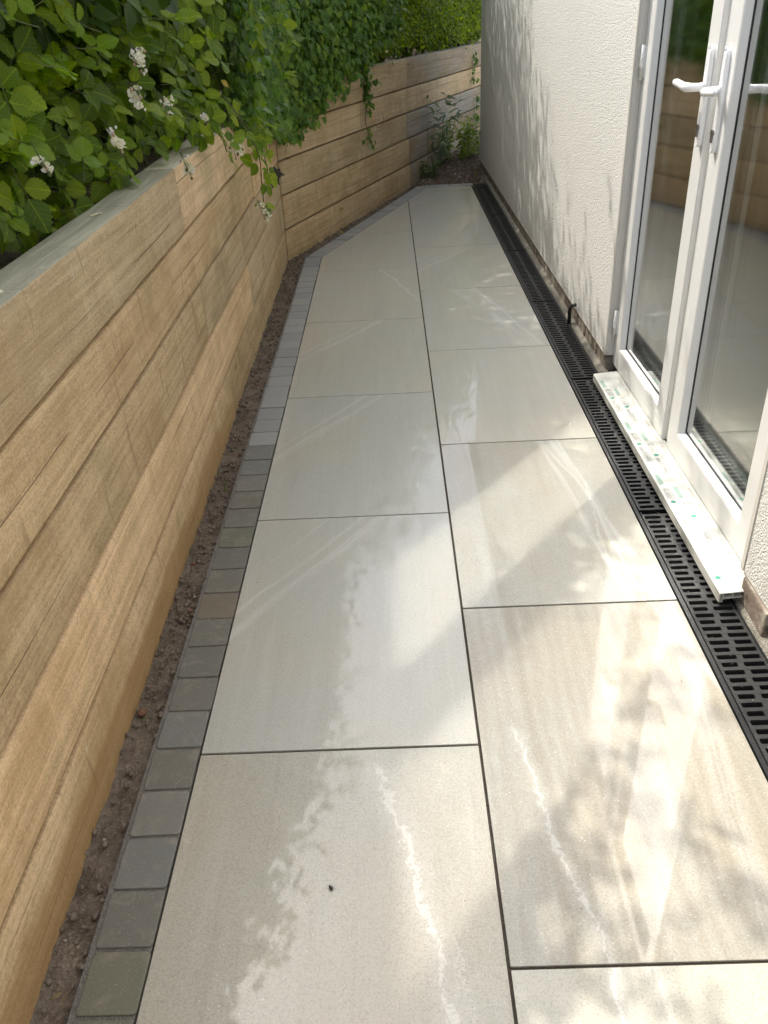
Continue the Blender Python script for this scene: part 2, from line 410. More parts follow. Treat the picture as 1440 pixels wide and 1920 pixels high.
BRICK = mat_brick()
MORTAR = mat_soil('plinth_mortar', (.20, .185, .15), (.29, .27, .22), 1.2)
GROUT = mat_soil('dark_grout', (.075, .062, .05), (.10, .085, .068), 2)
SOIL = mat_soil('damp_soil', (.115, .088, .063), (.215, .172, .130))
BED = mat_soil('edging_mortar', (.19, .175, .15), (.26, .245, .215), 2)
GROUND_M = mat_soil('garden_ground', (.06, .055, .03), (.10, .10, .045), .2)
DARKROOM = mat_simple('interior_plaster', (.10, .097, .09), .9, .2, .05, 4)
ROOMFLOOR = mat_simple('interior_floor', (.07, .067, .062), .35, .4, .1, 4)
STEM = mat_simple('green_stem', (.085, .10, .03), .6, .3, .3, 40)
STEM_B = mat_simple('brown_bark', (.085, .062, .04), .8, .2, .3, 40, .5, 120)
PETAL = mat_leaf('white_petal', [(.78, .76, .74), (.80, .77, .76), (.80, .72, .74)], .3, .6, False)
STAMEN = mat_simple('pale_stamen', (.62, .60, .40), .7, .2, .2, 60)
SEPAL = mat_simple('pinkish_sepal', (.38, .27, .20), .7, .2, .3, 60)
L_BRAM = mat_leaf('bramble_leaf', [(.080, .155, .008), (.135, .230, .009), (.205, .31, .010), (.30, .39, .012)], .52, .45)
L_BRAM_Y = mat_leaf('young_bramble_leaf', [(.16, .28, .015), (.22, .34, .018), (.20, .31, .02)], .5, .45)
L_IVY = mat_leaf('ivy_leaf', [(.045, .11, .016), (.07, .165, .020), (.11, .22, .022), (.20, .30, .022)], .4, .36)
L_HEDGE = mat_leaf('hedge_leaf', [(.08, .15, .012), (.15, .24, .012), (.26, .35, .015), (.38, .44, .018)], .5, .45, False)
L_PRIVET = mat_leaf('privet_leaf_painted_sun', [(.10, .19, .010), (.22, .32, .012), (.36, .45, .015), (.50, .55, .020)], .62, .45, False)  # yellow-green leaf, its colour brightened to look sunlit
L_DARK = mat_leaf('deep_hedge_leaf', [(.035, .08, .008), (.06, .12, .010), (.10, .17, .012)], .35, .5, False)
L_PALE = mat_leaf('willow_like_leaf', [(.06, .11, .03), (.09, .15, .05), (.14, .19, .09), (.20, .24, .14)], .35, .5)
L_DEAD = mat_leaf('withered_leaf', [(.028, .022, .016), (.04, .03, .022), (.035, .03, .02)], .15, .6)
L_YEL = mat_leaf('yellow_leaf', [(.45, .32, .03), (.5, .38, .05), (.42, .33, .04)], .3, .5)

# ================================================================== SETTING
def hgt(x, y, sc, amp, seed=0):
    return amp * mnoise.noise(Vector((x * sc + seed, y * sc - seed, seed * .37)))

# --- big ground sheet, and the raised garden bank behind the retaining wall
g = mesh('ground', [(-60, -60, -.16), (60, -60, -.16), (60, 60, -.16), (-60, 60, -.16)], [(0, 1, 2, 3)])
tag(link('ground', g, GROUND_M), kind='structure')

NP0, NP1 = Vector((-.585, -2.8)), Vector((-.650, 5.12))       # near wall, front face line
FT = Vector((.347, .938)).normalized(); FN = Vector((-FT.y, FT.x))
FP0 = NP1; FLEN = 5.6
def near_pt(y): return NP0.lerp(NP1, (y - NP0.y) / (NP1.y - NP0.y))

def bank_h(x, y):
    return .86 + .03 * mnoise.noise(Vector((x * 2, y * 2, 3)))
V = []; F = []
xs = np.linspace(0, 1, 26); ys = []
front = [(near_pt(y) + Vector((-.085, 0))) for y in np.linspace(-2.8, 5.0, 30)] + [(FP0 + FT * s + FN * .09) for s in np.linspace(.1, 5.6, 20)] + [Vector((2.5, 13.6))]
for p in front:
    for k, u in enumerate(xs):
        d = u * u * 14
        q = Vector((p.x - d, p.y + d * .25 * (1 if p.y > 5 else 0)))
        z = bank_h(q.x, q.y) + min(1.6, max(0, d - .5) * .22)
        V.append((q.x, q.y, z))
nx = len(xs)
for i in range(len(front) - 1):
    for k in range(nx - 1):
        F.append((i * nx + k, i * nx + k + 1, (i + 1) * nx + k + 1, (i + 1) * nx + k))
tag(link('garden_bank', fixn(mesh('garden_bank', V, F, True)), SOIL), kind='structure')

# --- patio: grout bed with a slab on it for every tile
CX = .135; PITCH_Y = .905; TW_L, TW_R = .577, .540
XL, XR = -.444, .677
patio = link('patio', prism('patio', [(XL - .0, -2.6), (XR, -2.6), (XR, 7.215), (.304, 7.215), (XL, 5.12)], -.09, -.0045), GROUT)
tag(patio, kind='structure')
J = .0028
diagA, diagB = Vector((XL, 5.12)), Vector((.304, 7.217))
def clip_diag(poly):
    """keep what lies right of the diagonal edge"""
    d = (diagB - diagA).normalized(); n = Vector((d.y, -d.x)); off = .003
    def sd(p): return (Vector(p) - diagA).dot(n) - off
    out = []
    for i in range(len(poly)):
        a, b = poly[i], poly[(i + 1) % len(poly)]; sa, sb = sd(a), sd(b)
        if sa >= 0: out.append(a)
        if sa * sb < 0:
            k = sa / (sa - sb); out.append((a[0] + (b[0] - a[0]) * k, a[1] + (b[1] - a[1]) * k))
    return out
def mk_tile(x0, x1, y0, y1, mat, lab=None):
    poly = [(x0 + J, y0 + J), (x1 - J, y0 + J), (x1 - J, y1 - J), (x0 + J, y1 - J)]
    if y1 > 5.12: poly = clip_diag(poly)
    if len(poly) < 3: return
    zz = random.uniform(-.0004, .0004)
    me = prism('tile', [(px - x0, py - y0) for px, py in poly], -.018, 0, .0011, 2)
    o = link('tile', me, mat, patio, (x0, y0, zz))
    if lab: o['label'] = lab
    return o
T_PLAIN = mat_tile('porcelain_plain')
T_DIAG = mat_tile('porcelain_streaked', bands=[(-.62, -.215, .024, .5), (-.62, -.265, .010, .5), (-.60, -.33, .005, .4)])
T_CRACK_L = mat_tile('porcelain_white_crack', veins=[(.575, -.235, .0, .0085, .05, .62, -.1, .86), (.60, -.235, .0, .0012, .07, .4, -.1, .5)], base=(.375, .372, .325))  # base kept darker than the far slabs to even out the light
T_CRACK_S = mat_tile('porcelain_fine_crack', veins=[(.63, -.25, -.05, .0022, .05, .8, .28, .92)])
T_WOODY = mat_tile('porcelain_woodgrain', veins=[(.16, -.22, .10, .0050, .045, .5, -.1, .5)], bands=[(-.10, .42, .035, .35), (.22, .66, .02, .5)], woody=1.0, base=(.325, .31, .255))  # base darkened to hold down this sunlit slab's brightness
T_BAND = mat_tile('porcelain_edge_bands', bands=[(.10, .425, .014, .55), (.06, .46, .008, .5), (.12, .49, .018, .45), (.2, .52, .01, .4)], veins=[(.40, .06, .0, .0018, .03, .5, .1, .6)], base=(.37, .36, .305))  # darker base offsets the stronger light on this near slab
T_BOT = mat_tile('porcelain_cloudy', veins=[(.075, .10, .0, .005, .04, .85, .3, .95)], bands=[(-.05, .13, .03, .5), (.02, .24, .018, .8), (.05, .27, .01, .5)])
T_ARC = mat_tile('porcelain_arcs', bands=[(.25, .50, .012, .65), (.35, .47, .03, .35), (.15, .42, .05, .25)])
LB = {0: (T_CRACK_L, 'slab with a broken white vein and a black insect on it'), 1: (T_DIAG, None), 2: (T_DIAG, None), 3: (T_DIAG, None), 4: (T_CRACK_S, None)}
k = -4
for k in range(-3, 8):
    y0 = 1.171 + (k - 1) * PITCH_Y
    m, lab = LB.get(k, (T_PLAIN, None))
    y1 = y0 + PITCH_Y
    if y0 > 7.2: continue
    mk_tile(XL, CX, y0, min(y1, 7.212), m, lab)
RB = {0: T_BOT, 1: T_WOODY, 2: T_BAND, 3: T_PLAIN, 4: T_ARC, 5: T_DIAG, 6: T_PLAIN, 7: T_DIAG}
for k in range(-3, 9):
    y0 = .712 + (k - 1) * PITCH_Y; y1 = min(y0 + PITCH_Y, 7.212)
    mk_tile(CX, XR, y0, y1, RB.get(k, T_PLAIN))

# --- block edging, one sett after another
edging = tag(link('edging_bed', prism('edging_bed', [(-.550, -2.6), (XL - .002, -2.6), (XL - .002, 5.12), (.300, 7.222), (.684, 7.222), (.684, 7.325), (.232, 7.325), (-.550, 5.155)], -.10, -.0035), BED), kind='structure')
P_DAMP = mat_paver('damp_sett', (.125, .122, .10), (.17, .165, .14))
P_GREEN = mat_paver('greenish_sett', (.115, .12, .085), (.165, .165, .12))
P_WARM = mat_paver('brownish_sett', (.16, .135, .095), (.19, .16, .12))
P_MID = mat_paver('half_dry_sett', (.14, .14, .125), (.20, .20, .18))
P_DRY = mat_paver('dry_blue_sett', (.28, .287, .28), (.305, .31, .303))
sett_me = []
for q in range(5):
    w, l = .0955, .1005
    cxs = [(.006, 0), (w - .006, 0), (w - .0015, .0018), (w, .007), (w, l - .007), (w - .002, l - .002), (w - .007, l), (.007, l), (.0018, l - .0018), (0, l - .007), (0, .006), (.0016, .0016)]
    cxs = [(a + random.uniform(-.0008, .0008), b + random.uniform(-.0008, .0008)) for a, b in cxs]
    sett_me.append(prism('sett', cxs, -.05, 0, .0022, 2))
def sett(x, y, rz, mat):
    me = random.choice(sett_me).copy(); me.materials.clear()
    me.transform(Matrix.Diagonal((1, 1.035 if mat is P_DRY else 1, 1, 1))); o = link('sett', me, mat, edging, (x, y, random.uniform(-.0015, .0008)), (random.uniform(-.006, .006), random.uniform(-.006, .006), rz + random.uniform(-.012, .012)))
    return o
y = .6545 - 3 * .1068
i = 0
while y < 5.06:
    m = P_DRY if y > 2.52 else (P_MID if y > 2.2 else random.choice([P_DAMP, P_DAMP, P_GREEN, P_DAMP, P_MID]))
    if abs(y - 1.615) < .03: m = P_WARM
    if y < .70: m = P_GREEN
    sett(-.5415 + random.uniform(-.0015, .0015), y + .0030, 0, m); y += .1068
dd = (diagB - diagA).normalized(); dn = Vector((-dd.y, dd.x)); L = (diagB - diagA).length
a = math.atan2(dd.y, dd.x) - math.pi / 2
s = .02
while s < L + .02:
    p = diagA + dd * s + dn * .0975
    sett(p.x, p.y, a, P_DRY); s += .1068
x = .30
while x < .62:
    me = random.choice(sett_me).copy(); me.materials.clear()
    link('sett', me, P_DRY, edging, (x, 7.225, 0)); x += .1

# --- soil margin (rough mesh) between wall and edging, and the far corner
def inside_soil(x, y):
    w = near_pt(min(y, 5.12)).x if y < 5.12 else (FP0.x + (y - FP0.y) * FT.x / FT.y)
    if x < w - .03: return False
    if y < 5.12: e = -.535
    elif y < 7.30: e = diagA.x - .10 + (y - 5.15) * dd.x / dd.y
    else: e = 1.0
    return x < e
st = .009
V = []; F = []; idx = {}
def sv(i, j):
    if (i, j) in idx: return idx[(i, j)]
    x, y = -.75 + i * st, -.6 + j * st
    dd_ = 0
    z = -.016 + hgt(x, y, 9, .010, 2) + hgt(x, y, 38, .007, 5) + hgt(x, y, 95, .005, 9)
    if y < 7.3: z = min(z, -.002)
    if y > 7.35: z += min(.10, (y - 7.35) * .07)
    V.append((x + hgt(x, y, 60, .004, 1), y, z)); idx[(i, j)] = len(V) - 1; return idx[(i, j)]
for j in range(int(10.4 / st)):
    yy = -.6 + (j + .5) * st
    w0 = (near_pt(yy).x if yy < 5.12 else FP0.x + (yy - FP0.y) * FT.x / FT.y) - .05
    for i in range(max(0, int((w0 + .75) / st)), int((1.75) / st)):
        xx = -.75 + (i + .5) * st
        if inside_soil(xx, yy): F.append((sv(i, j), sv(i + 1, j), sv(i + 1, j + 1), sv(i, j + 1)))
soil = tag(link('soil', mesh('soil', V, F, False), SOIL), kind='stuff')

# stones, crumbs and bark chips lying on it
def rock_template(seed):
    r_ = random.Random(seed); bm = bmesh.new(); bmesh.ops.create_icosphere(bm, subdivisions=1, radius=1)
    for v in bm.verts: v.co *= r_.uniform(.7, 1.15)
    V = np.array([v.co[:] for v in bm.verts]); F_ = [tuple(v.index for v in f.verts) for f in bm.faces]; bm.free(); return V, F_
def scatter(name, templ, mats, pts, rots, scales, tints=None, uv=None, parent=None, smooth=False):
    """merge many copies of one template into a single mesh"""
    V0, F0 = templ; n = len(pts)
    V0 = np.asarray(V0, np.float32); nv = len(V0)
    P = np.einsum('nij,vj->nvi', np.asarray(rots, np.float32), V0) if np.ndim(rots) == 3 else np.repeat(V0[None], n, 0)
    sc = np.asarray(scales, np.float32)
    P = P * (sc[:, None, None] if sc.ndim == 1 else sc[:, None, :]) + np.asarray(pts, np.float32)[:, None, :]
    me = bpy.data.meshes.new(name); me.vertices.add(n * nv); me.vertices.foreach_set('co', P.reshape(-1))
    sizes = [len(f) for f in F0]; flat = np.array([i for f in F0 for i in f], np.int32); nl = len(flat)
    loops = (flat[None] + (np.arange(n, dtype=np.int32) * nv)[:, None]).reshape(-1)
    me.loops.add(n * nl); me.loops.foreach_set('vertex_index', loops)
    st_ = np.cumsum([0] + sizes[:-1]); starts = (st_[None] + (np.arange(n) * nl)[:, None]).reshape(-1)
    me.polygons.add(n * len(F0)); me.polygons.foreach_set('loop_start', starts.astype(np.int32))
    me.update(calc_edges=True)
    if smooth: me.polygons.foreach_set('use_smooth', np.ones(n * len(F0), bool))
    if tints is not None:
        at = me.attributes.new('tint', 'FLOAT', 'FACE'); at.data.foreach_set('value', np.repeat(np.asarray(tints, np.float32), len(F0)))
    if uv is not None:
        ul = me.uv_layers.new(name='UVMap'); U = np.asarray(uv, np.float32)[flat]; ul.data.foreach_set('uv', np.tile(U, (n, 1)).reshape(-1))
    me.validate()
    return link(name, me, mats, parent)

def rand_rots(n, r=rng):
    q = r.normal(size=(n, 4)); q /= np.linalg.norm(q, axis=1)[:, None]; w, x, y, z = q.T
    return np.stack([np.stack([1 - 2 * (y * y + z * z), 2 * (x * y - z * w), 2 * (x * z + y * w)], -1),
                     np.stack([2 * (x * y + z * w), 1 - 2 * (x * x + z * z), 2 * (y * z - x * w)], -1),
                     np.stack([2 * (x * z - y * w), 2 * (y * z + x * w), 1 - 2 * (x * x + y * y)], -1)], 1)
def soil_points(n, far=.45):
    out = []
    while len(out) < n:
        if random.random() < far: x, y = random.uniform(-.2, .9), random.uniform(7.3, 8.6)
        else: x, y = random.uniform(-.7, .3), random.uniform(.2, 7.3)
        if inside_soil(x, y) and inside_soil(x + .006, y): out.append((x, y, -.012 + (min(.10, (y - 7.35) * .07) if y > 7.35 else 0) + random.uniform(-.002, .006)))
    return np.array(out)
STONE = mat_simple('soil_clod', (.18, .145, .11), .9, .2, .5, 80, .5, 300)
STONE_P = mat_simple('pale_chipping', (.36, .31, .26), .8, .3, .35, 50)
CHIP = mat_simple('reddish_bark_chip', (.17, .095, .06), .8, .2, .4, 50)
for nm, mt_, n_, lo, hi, fr in (('soil_clods', STONE, 3800, .002, .0085, .25), ('pale_chippings', STONE_P, 230, .0018, .0048, .3), ('far_pebbles', STONE_P, 170, .005, .013, 1.0), ('bark_chips', CHIP, 750, .004, .013, .85)):
    pts = soil_points(n_, fr)
    scl = rng.uniform(lo, hi, (n_, 1)) * rng.uniform(.5, 1.2, (n_, 3))
    tag(scatter(nm, rock_template(len(nm)), mt_, pts, rand_rots(n_), scl), kind='stuff')

# ================================================================== HOUSE
house = empty('house', 'cream rendered house wall with white double doors beside the path', 'house', (.83, 3, 0))
HX = .83
def hlink(name, me, mat, parent=None):
    """meshes are modelled in world coordinates; shift into the house frame"""
    p = parent or house
    me.transform(Matrix.Translation((-.83, -3, 0)))
    return link(name, me, mat, p)
OY0, OY1, OZ1, RB_Z = 1.640, 3.092, 2.02, .074
# rendered skin with the opening, 22 mm proud of the brickwork
V, F = [], []
def quad(V, F, *p): n = len(V); V.extend(p); F.append(tuple(range(n, n + len(p))))
X0, X1 = HX, HX + .16; YA, YB, ZT = -3.2, 8.012, 2.9
ysl = [YA, OY0, OY1, YB]; zsl = [RB_Z, OZ1, ZT]
for (ya, yb, za, zb) in [(YA, OY0, RB_Z, ZT), (OY0, OY1, OZ1, ZT), (OY1, YB, RB_Z, ZT)]:
    quad(V, F, (X0, ya, za), (X0, ya, zb), (X0, yb, zb), (X0, yb, za))
quad(V, F, (X0, YA, RB_Z), (X0, OY0, RB_Z), (X1, OY0, RB_Z), (X1, YA, RB_Z))
quad(V, F, (X0, OY1, RB_Z), (X0, YB, RB_Z), (X1, YB, RB_Z), (X1, OY1, RB_Z))
quad(V, F, (X0, OY0, OZ1), (X0, OY1, OZ1), (X1, OY1, OZ1), (X1, OY0, OZ1))
quad(V, F, (X0, OY0, RB_Z), (X0, OY0, OZ1), (X1, OY0, OZ1), (X1, OY0, RB_Z))
quad(V, F, (X0, OY1, RB_Z), (X1, OY1, RB_Z), (X1, OY1, OZ1), (X0, OY1, OZ1))
me = mesh('wall', V, F); bm = bmesh.new(); bm.from_mesh(me); bmesh.ops.remove_doubles(bm, verts=bm.verts, dist=1e-5); bmesh.ops.recalc_face_normals(bm, faces=bm.faces); bm.to_mesh(me); bm.free()
hlink('wall', me, RENDER)
# smooth reveal bead strips round the opening
BEAD = mat_simple('smooth_reveal_coat', (.56, .54, .49), .8, .2, .05, 9, .15, 150)
V, F = [], []; add_box(V, F, (HX + .0035, OY1 - .0035, RB_Z + .001), (HX + .155, OY1 + .001, OZ1)); hlink('reveal', fixn(mesh('reveal', V, F)), BEAD)
V, F = [], []; add_box(V, F, (HX + .0035, OY0 - .001, RB_Z + .001), (HX + .155, OY0 + .0035, OZ1)); hlink('reveal', fixn(mesh('reveal', V, F)), BEAD)
V, F = [], []; add_box(V, F, (HX - .003, OY1 - .003, RB_Z + .001), (HX + .0032, OY1 + .014, OZ1)); hlink('corner_bead', bevel(fixn(mesh('corner_bead', V, F)), .001), BEAD)
V, F = [], []; add_box(V, F, (HX - .003, OY0 - .014, RB_Z + .001), (HX + .0032, OY0 + .003, OZ1)); hlink('corner_bead', bevel(fixn(mesh('corner_bead', V, F)), .001), BEAD)
V, F = [], []; add_box(V, F, (HX - .004, YB - .012, RB_Z + .001), (HX + .02, YB + .003, ZT - .01)); hlink('corner_bead', fixn(mesh('corner_bead', V, F)), BEAD)
# drip bead along the foot of the render
DRIP = mat_simple('drip_bead', (.30, .28, .24), .7, .3, .3, 30)
V, F = [], []
for ya, yb in ((YA, OY0 - .016), (OY1 + .016, YB)): add_box(V, F, (HX - .0015, ya, RB_Z - .004), (HX + .02, yb, RB_Z + .0012))
hlink('drip_bead', fixn(mesh('drip_bead', V, F)), DRIP)
# far gable, back, and roof so that the house is a closed body
V, F = [], []
quad(V, F, (X1, YB - .001, -.1), (7, YB - .001, -.1), (7, YB - .001, ZT), (X1, YB - .001, ZT))
quad(V, F, (X1, YA, -.1), (7, YA, -.1), (7, YA, ZT), (X1, YA, ZT)); quad(V, F, (7, YA, -.1), (7, YB, -.1), (7, YB, ZT), (7, YA, ZT))
hlink('gable', fixn(mesh('gable', V, F)), RENDER)
V, F = [], []
quad(V, F, (HX - .08, YA - .2, ZT), (HX - .08, YB + .2, ZT), (3.9, YB + .2, ZT + .5), (3.9, YA - .2, ZT + .5)); quad(V, F, (7.3, YA - .2, ZT), (7.3, YB + .2, ZT), (3.9, YB + .2, ZT + .5), (3.9, YA - .2, ZT + .5))
quad(V, F, (HX - .08, YA - .2, ZT), (7.3, YA - .2, ZT), (7.3, YB + .2, ZT), (HX - .08, YB + .2, ZT))
hlink('roof', mesh('roof', V, F), mat_simple('roof_tile', (.18, .09, .06), .8, .2))
# brick plinth: every brick a part, mortar core behind
V, F = [], []
for ya, yb in ((YA, OY0 - .02), (OY1 + .02, YB)): add_box(V, F, (HX + .0125, ya, -.1), (HX + .15, yb, RB_Z - .0045))
add_box(V, F, (HX + .045, OY0 - .02, -.1), (HX + .15, OY1 + .02, .006))
hlink('plinth', fixn(mesh('plinth', V, F)), MORTAR)
bme = []
for q in range(4):
    V, F = [], []; add_box(V, F, (0, 0, 0), (.04, .215, .064)); m_ = bevel(fixn(mesh('brick', V, F)), .004, 2)
    for v in m_.vertices: v.co += Vector((mnoise.noise(v.co * 40 + Vector((q, 0, 0))) * .003, 0, mnoise.noise(v.co * 30) * .002))
    m_.materials.append(BRICK); bme.append(m_)
y = 7.78
while y > -.6:
    if y > OY1 + .01 or y + .215 < OY0 - .005:
        o = link('brick', random.choice(bme), None, house, (HX + .0055 + random.uniform(-.001, .002) - .83, y - 3, .001 + random.uniform(-.002, .002)))
    elif y < OY1 + .01 < y + .215 - .02:
        l = y + .215 - (OY1 + .012); V, F = [], []; add_box(V, F, (0, 0, 0), (.04, l, .062)); m_ = bevel(fixn(mesh('brick', V, F)), .004, 2)
        link('brick', m_, BRICK, house, (HX + .006 - .83, OY1 + .012 - 3, .001))
    y -= .2255
V, F = [], []; add_box(V, F, (0, 0, 0), (.052, .15, .069)); m_ = bevel(fixn(mesh('brick', V, F)), .005, 2)
o = link('brick', m_, BRICK, house, (HX - .010 - .83, 1.462 - 3, .002), (0, 0, -.03)); o['label'] = 'mortar smeared brick standing proud at the end of the sill'
# mortar fillet running along the foot of the plinth
V, F = [], []
n_ = 160; prof = [(.006, -.10), (-.016, -.10), (-.014, .000), (-.006, .004), (.004, .010), (.012, .012)]
for i in range(n_ + 1):
    y = -.6 + i * (8.0 + .6) / n_
    for (px, pz) in prof:
        V.append((HX + px + hgt(px * 9, y, 7, .0025, 4), y, pz + hgt(px * 5, y, 9, .003, 7)))
m = len(prof)
for i in range(n_):
    for k in range(m - 1): F.append((i * m + k, i * m + k + 1, (i + 1) * m + k + 1, (i + 1) * m + k))
hlink('mortar_fillet', fixn(mesh('mortar_fillet', V, F, True)), MORTAR)
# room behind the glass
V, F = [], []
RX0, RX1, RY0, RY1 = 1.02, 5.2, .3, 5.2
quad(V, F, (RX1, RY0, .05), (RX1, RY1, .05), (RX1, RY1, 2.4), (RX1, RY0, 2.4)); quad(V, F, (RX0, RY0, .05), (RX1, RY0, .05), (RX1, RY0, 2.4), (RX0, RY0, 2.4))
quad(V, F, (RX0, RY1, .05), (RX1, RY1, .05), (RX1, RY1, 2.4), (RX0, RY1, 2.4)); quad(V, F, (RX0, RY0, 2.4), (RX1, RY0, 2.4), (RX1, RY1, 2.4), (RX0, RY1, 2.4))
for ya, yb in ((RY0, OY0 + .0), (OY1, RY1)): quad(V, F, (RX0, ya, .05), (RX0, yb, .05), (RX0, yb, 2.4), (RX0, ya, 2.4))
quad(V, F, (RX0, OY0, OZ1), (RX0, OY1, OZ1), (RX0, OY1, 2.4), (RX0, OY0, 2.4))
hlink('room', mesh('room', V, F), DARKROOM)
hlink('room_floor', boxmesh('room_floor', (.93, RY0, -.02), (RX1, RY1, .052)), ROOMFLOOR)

# --- doors
FX, GX = .858, .880
LZ0, LZ1 = .043, 1.965
def ring_piece(a, b, c_, d, inner, X):
    pass
def mitred(name, y0, y1, z0, z1, side, prof, mat, parent):
    """one side of a mitred frame; prof = [(inset, X)] swept along that side"""
    def corner(ins, k):
        return [(y0 + ins, z0 + ins), (y1 - ins, z0 + ins), (y1 - ins, z1 - ins), (y0 + ins, z1 - ins)][k]
    a_, b_ = {'bottom': (0, 1), 'far': (1, 2), 'top': (2, 3), 'near': (3, 0)}[side]
    V = []; n = len(prof)
    for k in (a_, b_):
        for ins, X in prof:
            yy, zz = corner(ins, k); V.append((X, yy, zz))
    F = [(i, (i + 1) % n, n + (i + 1) % n, n + i) for i in range(n)] + [tuple(range(n)), tuple(range(2 * n - 1, n - 1, -1))]
    me = fixn(mesh(name, V, F)); e = .0003
    me.transform(Matrix.Translation((-.83, -3, 0)))
    return link(name, me, mat, parent)
LEAFP = [(0.0008, FX + .045), (0.0008, FX + .003), (.004, FX), (.081, FX), (.0855, FX + .0025), (.092, GX - .001), (.092, FX + .045)]
OUTER = [(0, .935), (0, .864), (.0165, .864), (.0165, .935)]
GASK = [(.0925, GX - .0012), (.0965, GX - .0012), (.0965, GX + .003), (.0925, GX + .003)]
BEADI = [(.0925, GX + .022), (.1085, GX + .012), (.1085, GX + .018), (.0925, GX + .030)]
# outer frame
frame = hlink('door_frame', boxmesh('door_frame', (.895, OY0 + .004, .012), (.935, OY1 - .004, LZ0 - .002)), UPVC)
fr2 = []
V, F = [], []
add_box(V, F, (.866, OY1 - .0035 - .006, LZ0 - .004), (.93, OY1 - .0035, OZ1)); add_box(V, F, (.866, OY0 + .0035, LZ0 - .004), (.93, OY0 + .034, OZ1)); add_box(V, F, (.866, OY0 + .04, LZ1 + .002), (.93, OY1 - .01, OZ1 - .001))
o = link('frame_side', fixn(mesh('frame_side', V, F)), UPVC, frame); o.data.transform(Matrix.Translation((-.83, -3, 0)))

def door(y0, y1, hand, lever_dir, keylabel):
    d = hlink('door', boxmesh('door', (FX + .047, y0 + .002, LZ0 + .002), (FX + .05, y0 + .01, LZ1)), UPVC)   # lock edge strip
    d['label'] = keylabel
    for sd in ('bottom', 'top'): mitred('rail', y0, y1, LZ0, LZ1, sd, LEAFP, UPVC, d)
    for sd in ('far', 'near'): mitred('stile', y0, y1, LZ0, LZ1, sd, LEAFP, UPVC, d)
    for sd in ('bottom', 'top', 'far', 'near'): mitred('gasket', y0, y1, LZ0, LZ1, sd, GASK, GASKET, d)
    for sd in ('bottom', 'top', 'far', 'near'): mitred('spacer_bar', y0, y1, LZ0, LZ1, sd, BEADI, SPACER, d)
    me = boxmesh('glass', (GX + .001, y0 + .0915, LZ0 + .0915), (GX + .005, y1 - .0915, LZ1 - .0915)); me.transform(Matrix.Translation((-.83, -3, 0))); link('glass', me, GLASS, d)
    me = boxmesh('glass', (GX + .025, y0 + .0915, LZ0 + .0915), (GX + .029, y1 - .0915, LZ1 - .0915)); me.transform(Matrix.Translation((-.83, -3, 0))); link('glass', me, GLASS, d)
    return d
def handle(d, yc, zc, dirn, X=FX, s=1, inner=False):
    # long rounded backplate
    pts = []
    hw, hh = .0145, .122
    for k in range(24):
        a = 2 * math.pi * k / 24; cx_, cz_ = math.cos(a), math.sin(a)
        pts.append((math.copysign(abs(cx_) ** .45, cx_) * hw, math.copysign(abs(cz_) ** .8, cz_) * hh if abs(cz_) > .9 else math.copysign(abs(cz_) ** .25, cz_) * hh * .97))
    n = len(pts); V = []; prof = [(1.0, 0), (1.0, .006), (.86, .0105), (.45, .0125)]
    for sc, dx in prof:
        for (py, pz) in pts: V.append((X - s * dx, yc + py * sc, zc - .026 + pz * (1 - (1 - sc) * .12)))
    F = [(k * n + i, k * n + (i + 1) % n, (k + 1) * n + (i + 1) % n, (k + 1) * n + i) for k in range(len(prof) - 1) for i in range(n)] + [tuple(range((len(prof) - 1) * n, len(prof) * n)), tuple(range(n))[::-1]]
    me = fixn(mesh('backplate', V, F, True)); me.transform(Matrix.Translation((-.83, -3, 0))); link('backplate', me, HANDLE_M, d)
    # neck and curved lever in one sweep
    P = [(X - s * .008, yc, zc), (X - s * .028, yc, zc), (X - s * .043, yc + dirn * .003, zc), (X - s * .053, yc + dirn * .014, zc), (X - s * .055, yc + dirn * .035, zc + .001), (X - s * .053, yc + dirn * .070, zc + .003), (X - s * .055, yc + dirn * .098, zc + .006), (X - s * .058, yc + dirn * .112, zc + .007)]
    me = tube('lever', P, [.0125, .0105, .0105, .0115, .0108, .0098, .0100, .0065], 14); bmx = bmesh.new(); bmx.from_mesh(me)
    bmesh.ops.bevel(bmx, geom=[e for e in bmx.edges if len(e.link_faces) == 2 and e.calc_face_angle(0) > 1.0], offset=.003, segments=3, affect='EDGES'); bmx.to_mesh(me); bmx.free()
    me.polygons.foreach_set('use_smooth', [True] * len(me.polygons))
    me.transform(Matrix.Translation((-.83, -3, 0))); link('lever', me, HANDLE_M, d)
    # keyhole: euro cylinder
    poly = [(math.cos(a) * .0085, math.sin(a) * .0085) for a in np.linspace(-.9, math.pi + .9, 14)] + [(-.0048, -.018), (-.003, -.0235), (.003, -.0235), (.0048, -.018)]
    me = prism('keyhole', poly, 0, .0165); me.transform(Matrix.Translation((X - .83, yc - 3, zc - .098)) @ Matrix(((0, 0, -s, 0), (1, 0, 0, 0), (0, 1, 0, 0), (0, 0, 0, 1)))); link('keyhole', me, LOCK_M, d)
    for dz in (.094, -.143):
        me = boxmesh('screw_cap', (-.0015, -.0045, -.0045), (.0015, .0045, .0045), .0012, 1); me.transform(Matrix.Translation((X - s * .012 - .83, yc - 3, zc + dz))); link('screw_cap', me, HANDLE_M, d)
d1 = door(2.407, OY1 - .0055, 1, 1, 'far door leaf hinged beside the long rendered wall')
handle(d1, 2.437, 1.075, 1)
d2 = door(OY0 + .040, 2.361, -1, -1, 'near door leaf closest to the end of the sill')
handle(d2, 2.322, 1.075, -1)
handle(d2, 2.322, 1.075, -1, FX + .062, -1)
